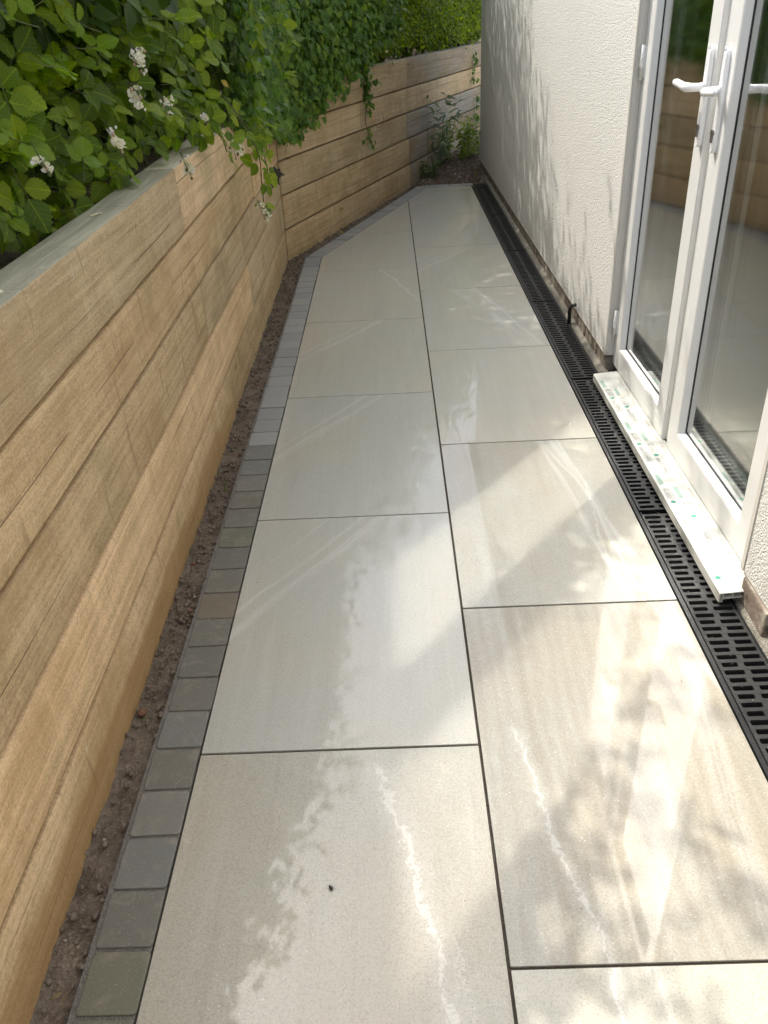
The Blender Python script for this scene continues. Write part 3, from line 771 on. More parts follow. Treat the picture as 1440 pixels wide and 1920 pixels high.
# astragal strip between the leaves
me = boxmesh('astragal', (FX + .015, 2.3605, LZ0 + .001), (FX + .06, 2.4075, LZ1 - .001)); me.transform(Matrix.Translation((-.83, -3, 0))); link('astragal', me, UPVC_D, d2)
# hinges on the far leaf
for zc in (1.10, .212, 1.80):
    m1 = tube('a', [(FX - .008, OY1 - .020, zc - .052), (FX - .008, OY1 - .020, zc + .052)], .0065, 10)
    V, F = [], []; add_box(V, F, (FX - .004, OY1 - .034, zc - .045), (FX + .0015, OY1 - .008, zc + .045)); m2 = bevel(fixn(mesh('b', V, F)), .0015)
    V, F = [], []; add_box(V, F, (FX - .0155, OY1 - .0265, zc - .014), (FX - .002, OY1 - .0135, zc + .014)); m3 = bevel(fixn(mesh('b', V, F)), .001)
    me = join_meshes('hinge', [m1, m2, m3]); me.transform(Matrix.Translation((-.83, -3, 0))); link('hinge', me, UPVC, d1)
# sill still wearing its printed protective film
SILL = mat_simple('filmed_white_sill', (.56, .56, .505), .22, .5, .05, 14)
V, F = [], []; SY0, SY1 = 1.592, 3.004
def sbox(x0, z0a, z0b, x1, z1a, z1b):
    n = len(V)
    for yy in (SY0, SY1): V.extend([(x0, yy, z0a), (x0, yy, z0b), (x1, yy, z1b), (x1, yy, z1a)])
    F.extend([(n, n + 1, n + 2, n + 3), (n + 7, n + 6, n + 5, n + 4), (n, n + 4, n + 5, n + 1), (n + 1, n + 5, n + 6, n + 2), (n + 2, n + 6, n + 7, n + 3), (n + 3, n + 7, n + 4, n)])
sbox(.770, .0315, .0345, .868, .039, .042)            # top skin
sbox(.7662, .0075, .0335, .7698, .0075, .0345)        # nose
sbox(.7700, .0075, .0105, .7765, .0075, .0105)        # lip
sbox(.7737, .0105, .0310, .7765, .0105, .0312)        # inner nose
sbox(.7768, .0165, .0190, .868, .0235, .026)          # bottom skin
for xx in (.797, .826, .865): sbox(xx, .0195 + (xx - .777) * .077, .0333 + (xx - .77) * .0765 - .002, xx + .0022, .0195 + (xx - .777) * .077, .0333 + (xx - .77) * .0765 - .002)
sill = hlink('sill', fixn(mesh('sill', V, F)), SILL)
INK = mat_simple('grey_ink', (.12, .12, .12), .4, .4, .2, 60); INKG = mat_simple('green_ink', (.05, .30, .20), .4, .4, .15, 60); INKB = mat_simple('faded_ochre_ink', (.35, .27, .16), .5, .3, .2, 60)
def film_matrix(x, y, rz):
    """plane of the sill's top skin; text baseline runs towards the camera (-Y)"""
    z = .0345 + (x - .770) * .0765 + .0003
    ex = Vector((0, -1, 0)); ey = Vector((1, 0, .0765)).normalized()
    ez = ex.cross(ey); M_ = Matrix((ex, ey, ez)).transposed().to_4x4(); M_.translation = Vector((x - .83, y - 3, z)); return M_
fontc = {}
def text_mesh(s):
    if s not in fontc:
        cu = bpy.data.curves.new('t', 'FONT'); cu.body = s; cu.size = 1; cu.resolution_u = 2
        o = bpy.data.objects.new('t', cu); COL.objects.link(o)
        bpy.context.view_layer.update()
        fontc[s] = bpy.data.meshes.new_from_object(o.evaluated_get(bpy.context.evaluated_depsgraph_get())); bpy.data.objects.remove(o)
    return fontc[s].copy()
def ring_rect(w, h, t_, r=.12):
    V, F = [], []
    for (a, b) in (((0, 0), (w, t_)), ((0, h - t_), (w, h)), ((0, t_), (t_, h - t_)), ((w - t_, t_), (w, h - t_))):
        n = len(V); V += [(a[0], a[1], 0), (b[0], a[1], 0), (b[0], b[1], 0), (a[0], b[1], 0)]; F.append((n, n + 1, n + 2, n + 3))
    return mesh('r', V, F)
def disc(r, r0=0, n=20, cx_=0, cy_=0):
    V = [(cx_ + math.cos(2 * math.pi * k / n) * r, cy_ + math.sin(2 * math.pi * k / n) * r, 0) for k in range(n)]
    if r0 == 0: return mesh('d', V, [tuple(range(n))])
    V += [(cx_ + math.cos(2 * math.pi * k / n) * r0, cy_ + math.sin(2 * math.pi * k / n) * r0, 0) for k in range(n)]
    return mesh('d', V, [(k, (k + 1) % n, n + (k + 1) % n, n + k) for k in range(n)])
def strokes(w, n, gap, hh):
    hh *= 1.35
    V, F = [], []
    for i in range(n):
        x = 0
        while x < w:
            l = random.uniform(.001, .004); a = i * gap
            k = len(V); V += [(x, a, 0), (x + l, a, 0), (x + l, a + hh, 0), (x, a + hh, 0)]; F.append((k, k + 1, k + 2, k + 3)); x += l + .0009
    return mesh('s', V, F)
def put(me, x, y, mat, name='print'):
    me.transform(film_matrix(x, y, 0)); return link(name, me, mat, sill)
def text(s, size, x, y, mat):
    me = text_mesh(s); me.transform(Matrix.Scale(size, 4)); put(me, x, y, mat)
def unit_ce(x, y):
    put(strokes(.028, 3, .0035, .0013), x + .001, y + .036, INK)
    put(ring_rect(.066, .0175, .0012), x, y, INK); text('FCOMNT', .0125, x + .0045, y - .003, INK); text('CE', .0115, x + .0045, y - .048, INK)
def unit_icon(x, y):
    put(ring_rect(.060, .019, .0012), x, y, INK); put(disc(.0066, .0046, 18, .010, .009), x, y, INK)
    put(strokes(.030, 3, .0035, .0010), x + .004, y - .022, INKG if False else INK)
def unit_green(x, y): put(strokes(.062, 3, .0042, .0017), x, y, INKG)
def unit_dot(x, y): put(disc(.0068), x, y, INKG); put(disc(.0038, .0028, 14, 0, .0), x - 0, y, SILL) if False else None; put(disc(.0080, .0072), x, y, INK)
for base in (2.93, 2.56, 2.19, 1.82):
    for (xr, dy) in ((.775, 0.0), (.806, -.085)):
        for fn, off in ((unit_green, 0), (unit_icon, -.085), (unit_dot, -.165), (unit_ce, -.222)):
            yy = base + dy + off
            if SY0 + .075 < yy < SY1 - .005 or (fn is unit_dot and SY0 + .02 < yy < SY1): fn(xr if fn is not unit_dot else xr + .008, yy)
    for off in (0, -.10, -.19):
        yy = base + off
        if SY0 + .1 < yy < SY1 - .02: put(strokes(.05, 2, .004, .0012), .845, yy, INKB)
        if off == 0 and yy - .06 > SY0: put(disc(.0035, 0, 8, 0, 0), .848, yy - .065, INKB)

# ================================================================== DRAIN
drain = empty('drainage_channel', 'long black slotted channel drain between the paving and the house wall', 'drain', (.745, 3, 0))
def dl(name, me, mat, loc=(0, 0, 0)): return link(name, me, mat, drain, loc)
V, F = [], []
for xa, xb in ((-.0655, -.0545), (.0585, .0655)):
    add_box(V, F, (xa, -5.5, -.09), (xb, 4.262, -.0012))
add_box(V, F, (-.0655, 4.2625, -.09), (.0655, 4.2680, -.0014)); add_box(V, F, (-.0545, -5.5, -.09), (.0585, 4.262, -.086))
dl('channel', bevel(fixn(mesh('channel', V, F)), .0008), DRAIN_M)
def grate_mesh():
    V, F = [], []; GW = .112; h = .0145; P = .025
    add_box(V, F, (0, .0015, -.016), (.0035, .9985, 0)); add_box(V, F, (GW - .0040, .0015, -.016), (GW, .9985, 0))
    for r in range(40):
        y0 = r * P + .0015
        a, b = y0, y0 + P - h
        add_box(V, F, (.0035, a, -.014), (GW - .004, b, -.0022))
        add_box(V, F, (.0035, a, -.0022), (GW - .004, a + .0052, 0)); add_box(V, F, (.0035, b - .0052, -.0022), (GW - .004, b, 0))
        off = .008 if r % 2 else 0
        for (x0, x1) in ((.0035, .006 + off), (.030 + off, .042 + off), (.066 + off, .078 + off)):
            add_box(V, F, (x0, a + .0052, -.0022), (x1, b - .0052, 0))
        if r == 39: continue
        if r % 2 == 0: segs = ((.0035, .0065), (.0515, .0645), (.1045, GW - .004))
        else: segs = ((.0035, .0085), (.0450, .0585), (.1060, GW - .004))
        y1 = y0 + P
        for (x0, x1) in segs:
            cc_ = .0028; L0 = x0 if x0 == .0035 else x0 - cc_; R0 = x1 if x1 == GW - .004 else x1 + cc_
            poly = [(L0, b), (R0, b), (x1, b + cc_), (x1, y1 - cc_), (R0, y1), (L0, y1), (x0, y1 - cc_), (x0, b + cc_)]
            if x0 == .0035: poly = [(L0, b), (R0, b), (x1, b + cc_), (x1, y1 - cc_), (R0, y1), (L0, y1)]
            if x1 == GW - .004: poly = [(L0, b), (R0, b), (R0, y1), (L0, y1), (x0, y1 - cc_), (x0, b + cc_)]
            n = len(V); m_ = len(poly); V += [(px, py, -.014) for px, py in poly] + [(px, py, -.0004) for px, py in poly]
            F += [tuple(range(n + m_ - 1, n - 1, -1)), tuple(range(n + m_, n + 2 * m_))] + [(n + i, n + (i + 1) % m_, n + m_ + (i + 1) % m_, n + m_ + i) for i in range(m_)]
    return mesh('grate', V, F)
gm = grate_mesh(); gm.materials.append(DRAIN_M)
gd = gm.copy(); gd.materials.clear(); gd.materials.append(DRAIN_D)
for k in range(-2, 7):
    y0 = 1.035 + k * 1.009
    if y0 + 1 > 7.27: continue
    o = link('grate', gd if k == 0 else gm, None, drain, (.692 - .745 + .0015, y0 - 3, -.0012))
me_last = boxmesh('grate', (0, 0, -.014), (.112, .16, 0)); o = link('grate', gm.copy(), None, drain, (.6935 - .745, 1.035 + 6 * 1.009 - 3, -.0012)); o.scale = (1, .168, 1)

# ================================================================== RETAINING WALL
rw = empty('retaining_wall', 'retaining wall of stacked tan timber sleepers holding back the hedge', 'wall', (-.65, 5.12, 0))
COURSE = [(-.06, .167), (.1775, .365), (.3745, .555), (.5655, .736), (.746, .925)]
def sleeper(p0, p1, z0, z1, mat, off=0.0, lab=None):
    d = (p1 - p0); L = d.length; t = d / L; n = Vector((-t.y, t.x))
    nl = max(2, int(L / .06)); T = .095; ny, nz = 2, 4
    V, F = [], []
    sd = random.uniform(0, 99)
    ring = [(0, z) for z in np.linspace(0, 1, nz + 1)] + [(y, 1) for y in np.linspace(0, 1, ny + 1)[1:]] + [(1, z) for z in np.linspace(1, 0, nz + 1)[1:]] + [(y, 0) for y in np.linspace(1, 0, ny + 1)[1:-1]]
    R = len(ring)
    for i in range(nl + 1):
        x = i / nl * L
        for (yy, zz) in ring:
            wz = .0022 * mnoise.noise(Vector((x * 3 + sd, zz * 2, 1))) + .0010 * mnoise.noise(Vector((x * 17 + sd, zz * 3, 2)))
            wy = .0030 * mnoise.noise(Vector((x * 2.5 + sd, zz * 3, 7))) + .0012 * mnoise.noise(Vector((x * 14, zz * 9, sd)))
            V.append((x, (yy * T) + wy + off, zz * (z1 - z0) + wz))
    for i in range(nl):
        for k in range(R): F.append((i * R + k, i * R + (k + 1) % R, (i + 1) * R + (k + 1) % R, (i + 1) * R + k))
    F += [tuple(range(R))[::-1], tuple(nl * R + k for k in range(R))]
    me = fixn(mesh('sleeper', V, F)); bevel(me, .0060, 2, 50); me.polygons.foreach_set('use_smooth', [True] * len(me.polygons))
    try: me.set_sharp_from_angle(angle=math.radians(35))
    except Exception: pass
    loc = Vector((p0.x, p0.y, z0)) - rw.location
    o = link('sleeper', me, mat, rw, loc, (0, 0, math.atan2(t.y, t.x)))
    if lab: o['label'] = lab
    return o
near_joints = [[-2.75, .47, 2.87, 5.10], [-2.75, -.6, 3.62, 5.105], [-2.75, .25, 2.645, 5.10], [-2.75, 0.1, 4.05, 5.105], [-2.75, .17, 2.57, 5.10]]
for c_i, js in enumerate(near_joints):
    for a_, b_ in zip(js[:-1], js[1:]):
        pa, pb = near_pt(a_ + .004), near_pt(b_ - .004)
        sleeper(pa, pb, *COURSE[c_i], random.choice([WOOD, WOOD, WOOD_B]) if c_i < 4 else WOOD_B, random.uniform(-.001, .004))
far_joints = [([.012, 2.385, 2.87, 6.9], [WOOD, WOOD_G, WOOD_G]), ([.012, 2.38, 2.86, 6.9], [WOOD, WOOD_G, WOOD_G]),
              ([.012, 2.325, 6.9], [WOOD_B, WOOD_S]), ([.012, 2.34, 6.9], [WOOD_B, WOOD_B]), ([.012, 2.365, 6.9], [WOOD_B, WOOD_G])]
for c_i, (js, ms) in enumerate(far_joints):
    for (a_, b_), m_ in zip(zip(js[:-1], js[1:]), ms):
        z0, z1 = COURSE[c_i]; sleeper(FP0 + FT * (a_ + .004), FP0 + FT * (b_ - .004), z0, z1 + (.018 if c_i == 4 else 0), m_, random.uniform(-.001, .004))
# wooden nail lying on the top sleeper
peg = empty('wooden_peg', 'small pale T-shaped peg lying on top of the near timber wall', 'peg', (-.672, 1.93, .9265), 1.05)
link('shaft', tube('shaft', [(-.016, 0, .0022), (0, .001, .0025), (.010, 0, .0030)], [.0022, .0020, .0019], 7), STAMEN_ := mat_simple('pale_dry_wood', (.70, .62, .42), .6, .3), peg)
link('head', tube('head', [(.0125, -.0055, .003), (.011, 0, .0035), (.0125, .0055, .003)], [.002, .0028, .002], 7), STAMEN_, peg)

# small cable stub by the wall
CABLE = mat_simple('black_cable_sleeve', (.012, .012, .012), .45, .5)
cb = tube('cable_stub', [(.808, 3.700, .0005), (.8085, 3.702, .03), (.806, 3.70, .055), (.806, 3.69, .078), (.812, 3.672, .095), (.822, 3.655, .101)], [.0095, .0085, .0082, .008, .0078, .0074], 10)
tag(link('cable_stub', cb, CABLE), 'short black cable stub curving up from the drain against the wall foot', 'cable')

# black insect
BUG = mat_simple('black_beetle_shell', (.008, .008, .008), .25, .5)
bug = empty('beetle', 'tiny black beetle sitting on the pale slab with the white vein', 'insect', (-.154, .858, .0003), 2.2)
def ell(name, r, loc, mat, parent, seg=12):
    bm = bmesh.new(); bmesh.ops.create_uvsphere(bm, u_segments=seg, v_segments=8, radius=1); bmesh.ops.scale(bm, vec=r, verts=bm.verts); bmesh.ops.translate(bm, vec=loc, verts=bm.verts)
    me = bpy.data.meshes.new(name); bm.to_mesh(me); bm.free(); me.polygons.foreach_set('use_smooth', [True] * len(me.polygons)); return link(name, me, mat, parent)
ell('body', (.0046, .0026, .0018), (0, 0, .0022), BUG, bug); ell('head', (.0015, .0016, .0012), (.0052, 0, .0020), BUG, bug)
for k in (-1, 0, 1):
    for s_ in (-1, 1): link('leg', tube('leg', [(k * .0018, s_ * .0018, .0020), (k * .003, s_ * .0042, .0022), (k * .0038, s_ * .0058, .0002)], .0003, 4), BUG, bug)

# ================================================================== FOLIAGE
def leaf_template(serr=True, w=.36, fold=.18, curl=.12, n=5, lobes=False):
    """unit leaf along +Y (length 1), normal +Z; returns verts, faces, uv"""
    ts = [i / (n + 1) for i in range(1, n + 1)]
    V = [(0, 0, 0)]; 
    def wid(t):
        if lobes: return w * (1.15 * (1 - t) ** .8 + .25 * math.sin(t * 9) ** 2 * (1 - t)) * min(1, t * 7)
        return w * (math.sin(math.pi * t ** .78) ** .85)
    mid = []; Lf = []; Rt = []
    for i, t_ in enumerate(ts):
        z = -curl * (t_ - .35) ** 2 * 2
        mid.append(len(V)); V.append((0, t_, z))
        ww = wid(t_) * (1.0 if not serr else (1.06 if i % 2 == 0 else .94))
        Lf.append(len(V)); V.append((-ww, t_ + (.03 if serr else 0), z + fold * ww)); Rt.append(len(V)); V.append((ww, t_ + (.03 if serr else 0), z + fold * ww))
    tip = len(V); V.append((0, 1, -curl * .845))
    F = [(0, mid[0], Lf[0]), (0, Rt[0], mid[0])]
    for i in range(n - 1): F += [(mid[i], mid[i + 1], Lf[i + 1], Lf[i]), (mid[i], Rt[i], Rt[i + 1], mid[i + 1])]
    F += [(mid[-1], tip, Lf[-1]), (mid[-1], Rt[-1], tip)]
    uv = [(v[0], v[1]) for v in V]
    return np.array(V), F, uv
def serrated_leaf():
    """bramble leaflet with teeth, pleated along the side veins"""
    n = 7; V = [(0, 0, 0)]; mid, Lf, Rt = [], [], []
    for i in range(n):
        t_ = (i + 1) / (n + 1); z = -.22 * (t_ - .4) ** 2
        mid.append(len(V)); V.append((0, t_, z))
        w_ = .40 * math.sin(math.pi * t_ ** .80) ** .75
        for s_, A in ((-1, Lf), (1, Rt)):
            A.append((len(V), len(V) + 1)); V.append((s_ * w_ * .90, t_ - .005, z + .16 * w_ + .012)); V.append((s_ * w_ * 1.07, t_ + .055, z + .15 * w_ - .012))
    tip = len(V); V.append((0, 1.03, -.10))
    F = []
    for s_, A in ((0, Lf), (1, Rt)):
        def q(*p): F.append(p if s_ else tuple(reversed(p)))
        q(0, A[0][0], mid[0])
        for i in range(n - 1): q(mid[i], A[i][0], A[i][1], A[i + 1][0], mid[i + 1])
        q(mid[-1], A[-1][0], A[-1][1], tip)
    uv = [(v[0], v[1]) for v in V]
    return np.array(V), F, uv
def ivy_leaf():
    O = [(0, 0), (.30, -.12), (.48, .12), (.34, .28), (.40, .58), (.20, .62), (0, 1.0), (-.20, .62), (-.40, .58), (-.34, .28), (-.48, .12), (-.30, -.12)]
    V = [(x, y, .10 * abs(x) - .12 * (y - .3) ** 2) for x, y in O] + [(0, .35, 0)]
    c_ = 12; F = [(c_, (i + 1) % 12, i) for i in range(12)]; F = [tuple(reversed(f)) for f in F]
    return np.array(V), F, [(v[0], v[1]) for v in V]
def basis(nrm, tip):
    """rotation matrices with +Z=nrm, +Y ~ tip direction"""
    nrm = nrm / np.linalg.norm(nrm, axis=1)[:, None]
    tip = tip - (tip * nrm).sum(1)[:, None] * nrm; tip /= np.linalg.norm(tip, axis=1)[:, None] + 1e-9
    x = np.cross(tip, nrm)
    return np.stack([x, tip, nrm], 2)

T_SERR = serrated_leaf(); T_OV = leaf_template(False, .27, .2, .2, 3); T_LONG = leaf_template(False, .12, .15, .35, 4); T_IVY = ivy_leaf()

cam_np = np.array(CAMP); r2n, u2n, fn_ = np.array(r2), np.array(u2), np.array(fwd)
def to_px(P):
    d = P - cam_np; z = d @ fn_; return np.stack([720 + 1526 * (d @ r2n) / z, 960 - 1526 * (d @ u2n) / z, z], 1)

def split_leaves(owner, name_stuff, templ, mat, P, R, sc, tint, maxn, minpx, cell=16):
    """the leaves that show largest become parts of their own, the rest one mass"""
    V0, F0, uv0 = templ
    ctr = P + np.einsum('nij,j->ni', R, np.array([0, .5, 0])) * sc[:, None]
    px = to_px(ctr); on = (px[:, 0] > -20) & (px[:, 0] < 1460) & (px[:, 1] > -20) & (px[:, 1] < 1000) & (px[:, 2] > .2)
    size = 1526 * sc / px[:, 2]
    order = np.argsort(px[:, 2]); seen = set(); pick = []
    for i in order:
        if not on[i] or size[i] < minpx: continue
        key = (int(px[i, 0] // cell), int(px[i, 1] // cell))
        if key in seen: continue
        seen.add(key); pick.append(i)
    pick = sorted(pick, key=lambda i: -size[i])[:maxn]; pm = np.zeros(len(P), bool); pm[pick] = True
    base_me = []
    for q in range(3):
        me = mesh('leaf', [tuple(v) for v in V0], F0, True); ul = me.uv_layers.new(name='UVMap')
        fl = [i for f in F0 for i in f]
        for k_, li in enumerate(fl): ul.data[k_].uv = uv0[li]
        for v in me.vertices: v.co += Vector((0, 0, mnoise.noise(Vector((v.co.x * 3, v.co.y * 3, q * 7))) * .12))
        me.materials.append(mat); base_me.append(me)
    oloc = np.array(owner.location)
    for i in pick:
        o = bpy.data.objects.new('leaf', base_me[int(i) % 3]); COL.objects.link(o); o.parent = owner
        Mx = Matrix([list(R[i][r]) for r in range(3)]).to_4x4(); Mx = Mx @ Matrix.Scale(float(sc[i]), 4); Mx.translation = Vector(P[i] - oloc)
        o.matrix_local = Mx
    rest = ~pm
    if rest.any():
        st_ = scatter(name_stuff, (V0, F0), mat, P[rest] - oloc, R[rest], sc[rest], tint[rest], uv0, owner, True); tag(st_, kind='stuff')

def rnd(a, b, n): return rng.uniform(a, b, n)

# crest of the hedge: how high the foliage stands along the wall
def crest_near(y): return np.interp(y, [-2.5, -.1, .7, 1.8, 2.5, 3.4, 4.4, 5.3], [3.3, 3.0, 1.8, 1.76, 2.08, 2.5, 2.75, 2.98])  # unseen stretch beside and behind the camera raised to block skylight
def crest_far(s): return np.interp(s, [0, 1, 2, 3, 4, 5.6], [3.25, 3.5, 3.6, 3.4, 3.25, 3.2])
def wob(y, z, seed): return np.array([mnoise.noise(Vector((a_ * 1.1, b_ * 1.4, seed))) for a_, b_ in zip(y, z)])

def near_cloud(n, d0, d1, zlo, y0, y1, ztop=None, over=0.0):
    y = rnd(y0, y1, n); d = d0 + (d1 - d0) * rng.random(n) ** 1.1; top = crest_near(y) if ztop is None else np.full(n, ztop)
    z = zlo + (top - zlo) * rng.random(n)
    # belly: the foliage leans over the wall higher up
    lean = np.clip((z - 1.0) * .16, 0, .22) * np.clip((y - 1.2) / 1.5, 0, 1)
    w_ = wob(y, z, 3.0)
    x = np.interp(y, [-2.8, 5.12], [NP0.x, NP1.x]) - .10 - d + lean + w_ * .10
    # rounded crest
    top2 = top + w_ * .22; keep = z < top2 - np.interp(y, [.5, 1.0, 3.2, 4.4], [.3, 1.05, 1.05, .35]) * np.clip(d - .12, 0, 2)
    return np.stack([x, y, z], 1)[keep]
def far_cloud(n, d0, d1, zlo, s0, s1, ztop=None):
    s1 = 7.0 if s1 > 5 else s1; s = rnd(s0, s1, n); d = d0 + (d1 - d0) * rng.random(n) ** 1.1; top = crest_far(s) if ztop is None else np.full(n, ztop)
    z = zlo + (top - zlo) * rng.random(n); w_ = wob(s + 20, z, 5.0)
    d = d - w_ * .12
    P = np.stack([FP0.x + FT.x * s + FN.x * (d + .1), FP0.y + FT.y * s + FN.y * (d + .1), z], 1)
    return P[z < top + w_ * .25]
def orient(P, out, spread=.6, droop=.5):
    n = len(P); nr = np.tile(np.array(out, float), (n, 1)) + rng.normal(size=(n, 3)) * spread
    nr[:, 2] = np.abs(nr[:, 2]) + .1
    tp = rng.normal(size=(n, 3)); tp[:, 2] -= droop; tp[:, 0] += out[0] * .6; tp[:, 1] += out[1] * .6
    return basis(nr, tp)
def clump(C, k, r):
    return (C[:, None, :] + rng.normal(size=(len(C), k, 3)) * r).reshape(-1, 3)

# --- the tall mixed hedge (mass behind and above)
hedge = empty('hedge', 'tall dense mixed hedge rising behind the timber wall with yellow-green tips', 'hedge', (-1.4, 4, .9))
hl = np.array(hedge.location)
P = np.concatenate([clump(near_cloud(3400, .30, 1.15, .95, -2.4, 5.2), 9, .06), clump(near_cloud(2900, .02, .5, 1.42, -1.0, 5.2), 9, .055)])
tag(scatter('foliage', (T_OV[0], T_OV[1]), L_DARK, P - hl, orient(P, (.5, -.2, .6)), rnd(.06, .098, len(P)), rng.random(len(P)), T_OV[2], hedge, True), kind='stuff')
P = np.concatenate([clump(far_cloud(6200, .05, 1.2, .98, -.6, 5.6), 9, .055)])
tag(scatter('foliage', (T_OV[0], T_OV[1]), L_HEDGE, P - hl, orient(P, (.5, -.6, .5)), rnd(.045, .075, len(P)), rng.random(len(P)), T_OV[2], hedge, True), kind='stuff')
Pc = np.concatenate([near_cloud(9000, .28, .95, 1.0, -2.0, 5.3), far_cloud(9000, .22, 1.05, 1.05, -.9, 5.6)]); Pc[:, 2] -= .12  # oversized hidden core leaves, added to stop sun leaking through the hedge
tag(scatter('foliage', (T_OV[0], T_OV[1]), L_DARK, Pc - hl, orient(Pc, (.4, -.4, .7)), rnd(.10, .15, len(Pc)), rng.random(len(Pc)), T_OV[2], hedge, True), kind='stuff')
# small privet-like leaves on the face that is seen above the far wall
P = clump(far_cloud(1500, -.10, .22, 1.03, .4, 5.2, 1.75), 9, .045)
tag(scatter('foliage', (T_OV[0], T_OV[1]), L_HEDGE, P - hl, orient(P, (.7, -.5, .5)), rnd(.026, .05, len(P)), rng.random(len(P)), T_OV[2], hedge, True), kind='stuff')
P = clump(far_cloud(1900, -.12, .20, 1.06, .4, 5.2, 1.75), 12, .032)
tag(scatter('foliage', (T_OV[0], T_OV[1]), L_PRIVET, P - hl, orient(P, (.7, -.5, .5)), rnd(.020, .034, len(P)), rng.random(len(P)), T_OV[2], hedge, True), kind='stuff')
# bare stems inside
V_ = []
for k in range(70):
    if k < 40: y0 = random.uniform(-2, 5); b_ = near_pt(y0); p = Vector((b_.x - random.uniform(.35, .8), y0, .85)); top = float(crest_near(y0)) - .1
    else: s_ = random.uniform(0, 5.3); b_ = FP0 + FT * s_ + FN * random.uniform(.3, .8); p = Vector((b_.x, b_.y, .85)); top = float(crest_far(s_)) - .1
    pts = [p]; dr = Vector((random.uniform(-.25, .3), random.uniform(-.25, .25), 1))
    nseg = 7
    for q in range(nseg): dr = (dr + Vector((random.uniform(-.25, .25), random.uniform(-.25, .25), .1))).normalized(); pts.append(pts[-1] + dr * (top - .85) / nseg)
    V_.append(tube('s', pts, [.014 * (1 - q / 10) for q in range(nseg + 1)], 5))
me = join_meshes('branches', V_); me.transform(Matrix.Translation(-hedge.location)); tag(link('branches', me, STEM_B, hedge), kind='stuff')
# loose sprays along the crest that throw the leaf shadows
Vs, Ps, Rs, Ss = [], [], [], []
for (y0, z0, x0, n_) in [(1.75, 1.72, -.72, 9), (2.0, 1.9, -.70, 10), (2.35, 2.1, -.70, 10), (2.62, 2.42, -.72, 12), (2.75, 2.62, -.78, 10), (3.1, 2.45, -.66, 12), (3.45, 2.65, -.62, 12), (3.9, 2.85, -.62, 12), (4.3, 2.95, -.6, 12), (4.7, 3.05, -.6, 12), (5.0, 3.15, -.6, 12), (2.2, 2.25, -.86, 9), (1.5, 1.75, -.78, 8), (1.2, 1.72, -.75, 8)]:
    for rep in range(2):
        p = Vector((x0 - .1, y0 + random.uniform(-.12, .12), z0 - .18)); dr = Vector((random.uniform(-.1, .5), random.uniform(-.5, .3), 1)).normalized(); pts = [p]
        for q in range(n_):
            dr = (dr + Vector((random.uniform(-.2, .25), random.uniform(-.2, .2), -.10))).normalized(); p = p + dr * .038; pts.append(p.copy())
            for s_ in (-1, 1):
                sd = dr.cross(Vector((0, 0, 1))).normalized() * s_; Ps.append(p[:]); Ss.append(random.uniform(.045, .075)); Rs.append(((Vector((.3, -.3, .8)) + Vector(rng.normal(size=3) * .4))[:], (sd + dr * .6)[:]))
        Vs.append(tube('s', pts, .0022, 4))
me = join_meshes('sprays', Vs); me.transform(Matrix.Translation(-hedge.location)); tag(link('sprays', me, STEM, hedge), kind='stuff')
P = np.array(Ps); R = basis(np.array([r_[0] for r_ in Rs]), np.array([r_[1] for r_ in Rs]))
tag(scatter('foliage', (T_OV[0], T_OV[1]), L_HEDGE, P - hl, R, np.array(Ss), rng.random(len(P)), T_OV[2], hedge, True), kind='stuff')

# --- bramble in front, trailing over the near wall
bram = empty('bramble', 'flowering bramble with broad toothed leaves spilling over the near timber wall', 'bramble', (-.9, 2.6, .9))
def leaf_groups(nodes, k3=3, size=(.042, .066), out=(.75, -.35, .55), spread=.38):
    """each node carries a petiole with three or five leaflets"""
    P, R, Sx, St = [], [], [], []
    for nd in nodes:
        nd = Vector(nd); nr = (Vector(out) + Vector(rng.normal(size=3) * spread)).normalized()
        if nr.z < .05: nr.z = .1; nr.normalize()
        ax = Vector((random.uniform(-1, 1), random.uniform(-1, 1), random.uniform(-1.1, .5))); ax = (ax - nr * ax.dot(nr)).normalized()
        s_ = random.uniform(*size); sd = nr.cross(ax)
        m = 5 if random.random() < .25 else 3
        angs = [0, 1.15, -1.15] if m == 3 else [0, .95, -.95, 2.0, -2.0]
        c0 = nd + ax * .02
        for a_ in angs:
            dr = (ax * math.cos(a_) + sd * math.sin(a_)).normalized(); nn = (nr + Vector(rng.normal(size=3) * .16) - dr * .12).normalized()
            st0 = c0 + (ax * s_ * .35 if a_ == 0 else dr * s_ * .06)
            P.append(st0[:]); R.append((nn[:], dr[:])); Sx.append(s_ * (1.1 if a_ == 0 else .88) * (1 if abs(a_) < 1.6 else .75))
        St.append((nd - ax * .05, c0 + ax * s_ * .35))
    return np.array(P), basis(np.array([q[0] for q in R]), np.array([q[1] for q in R])), np.array(Sx), St
nodes = [tuple(p) for p in near_cloud(500, .0, .32, .93, .8, 5.0, 1.52)]
nodes += [(near_pt(y_).x - .10 - random.uniform(.02, .38), y_, random.uniform(.87, 1.02)) for y_ in [random.uniform(.9, 2.6) for q in range(120)]]
nodes += [tuple(p) for p in near_cloud(330, .2, .75, .90, .7, 5.0, 1.35)]
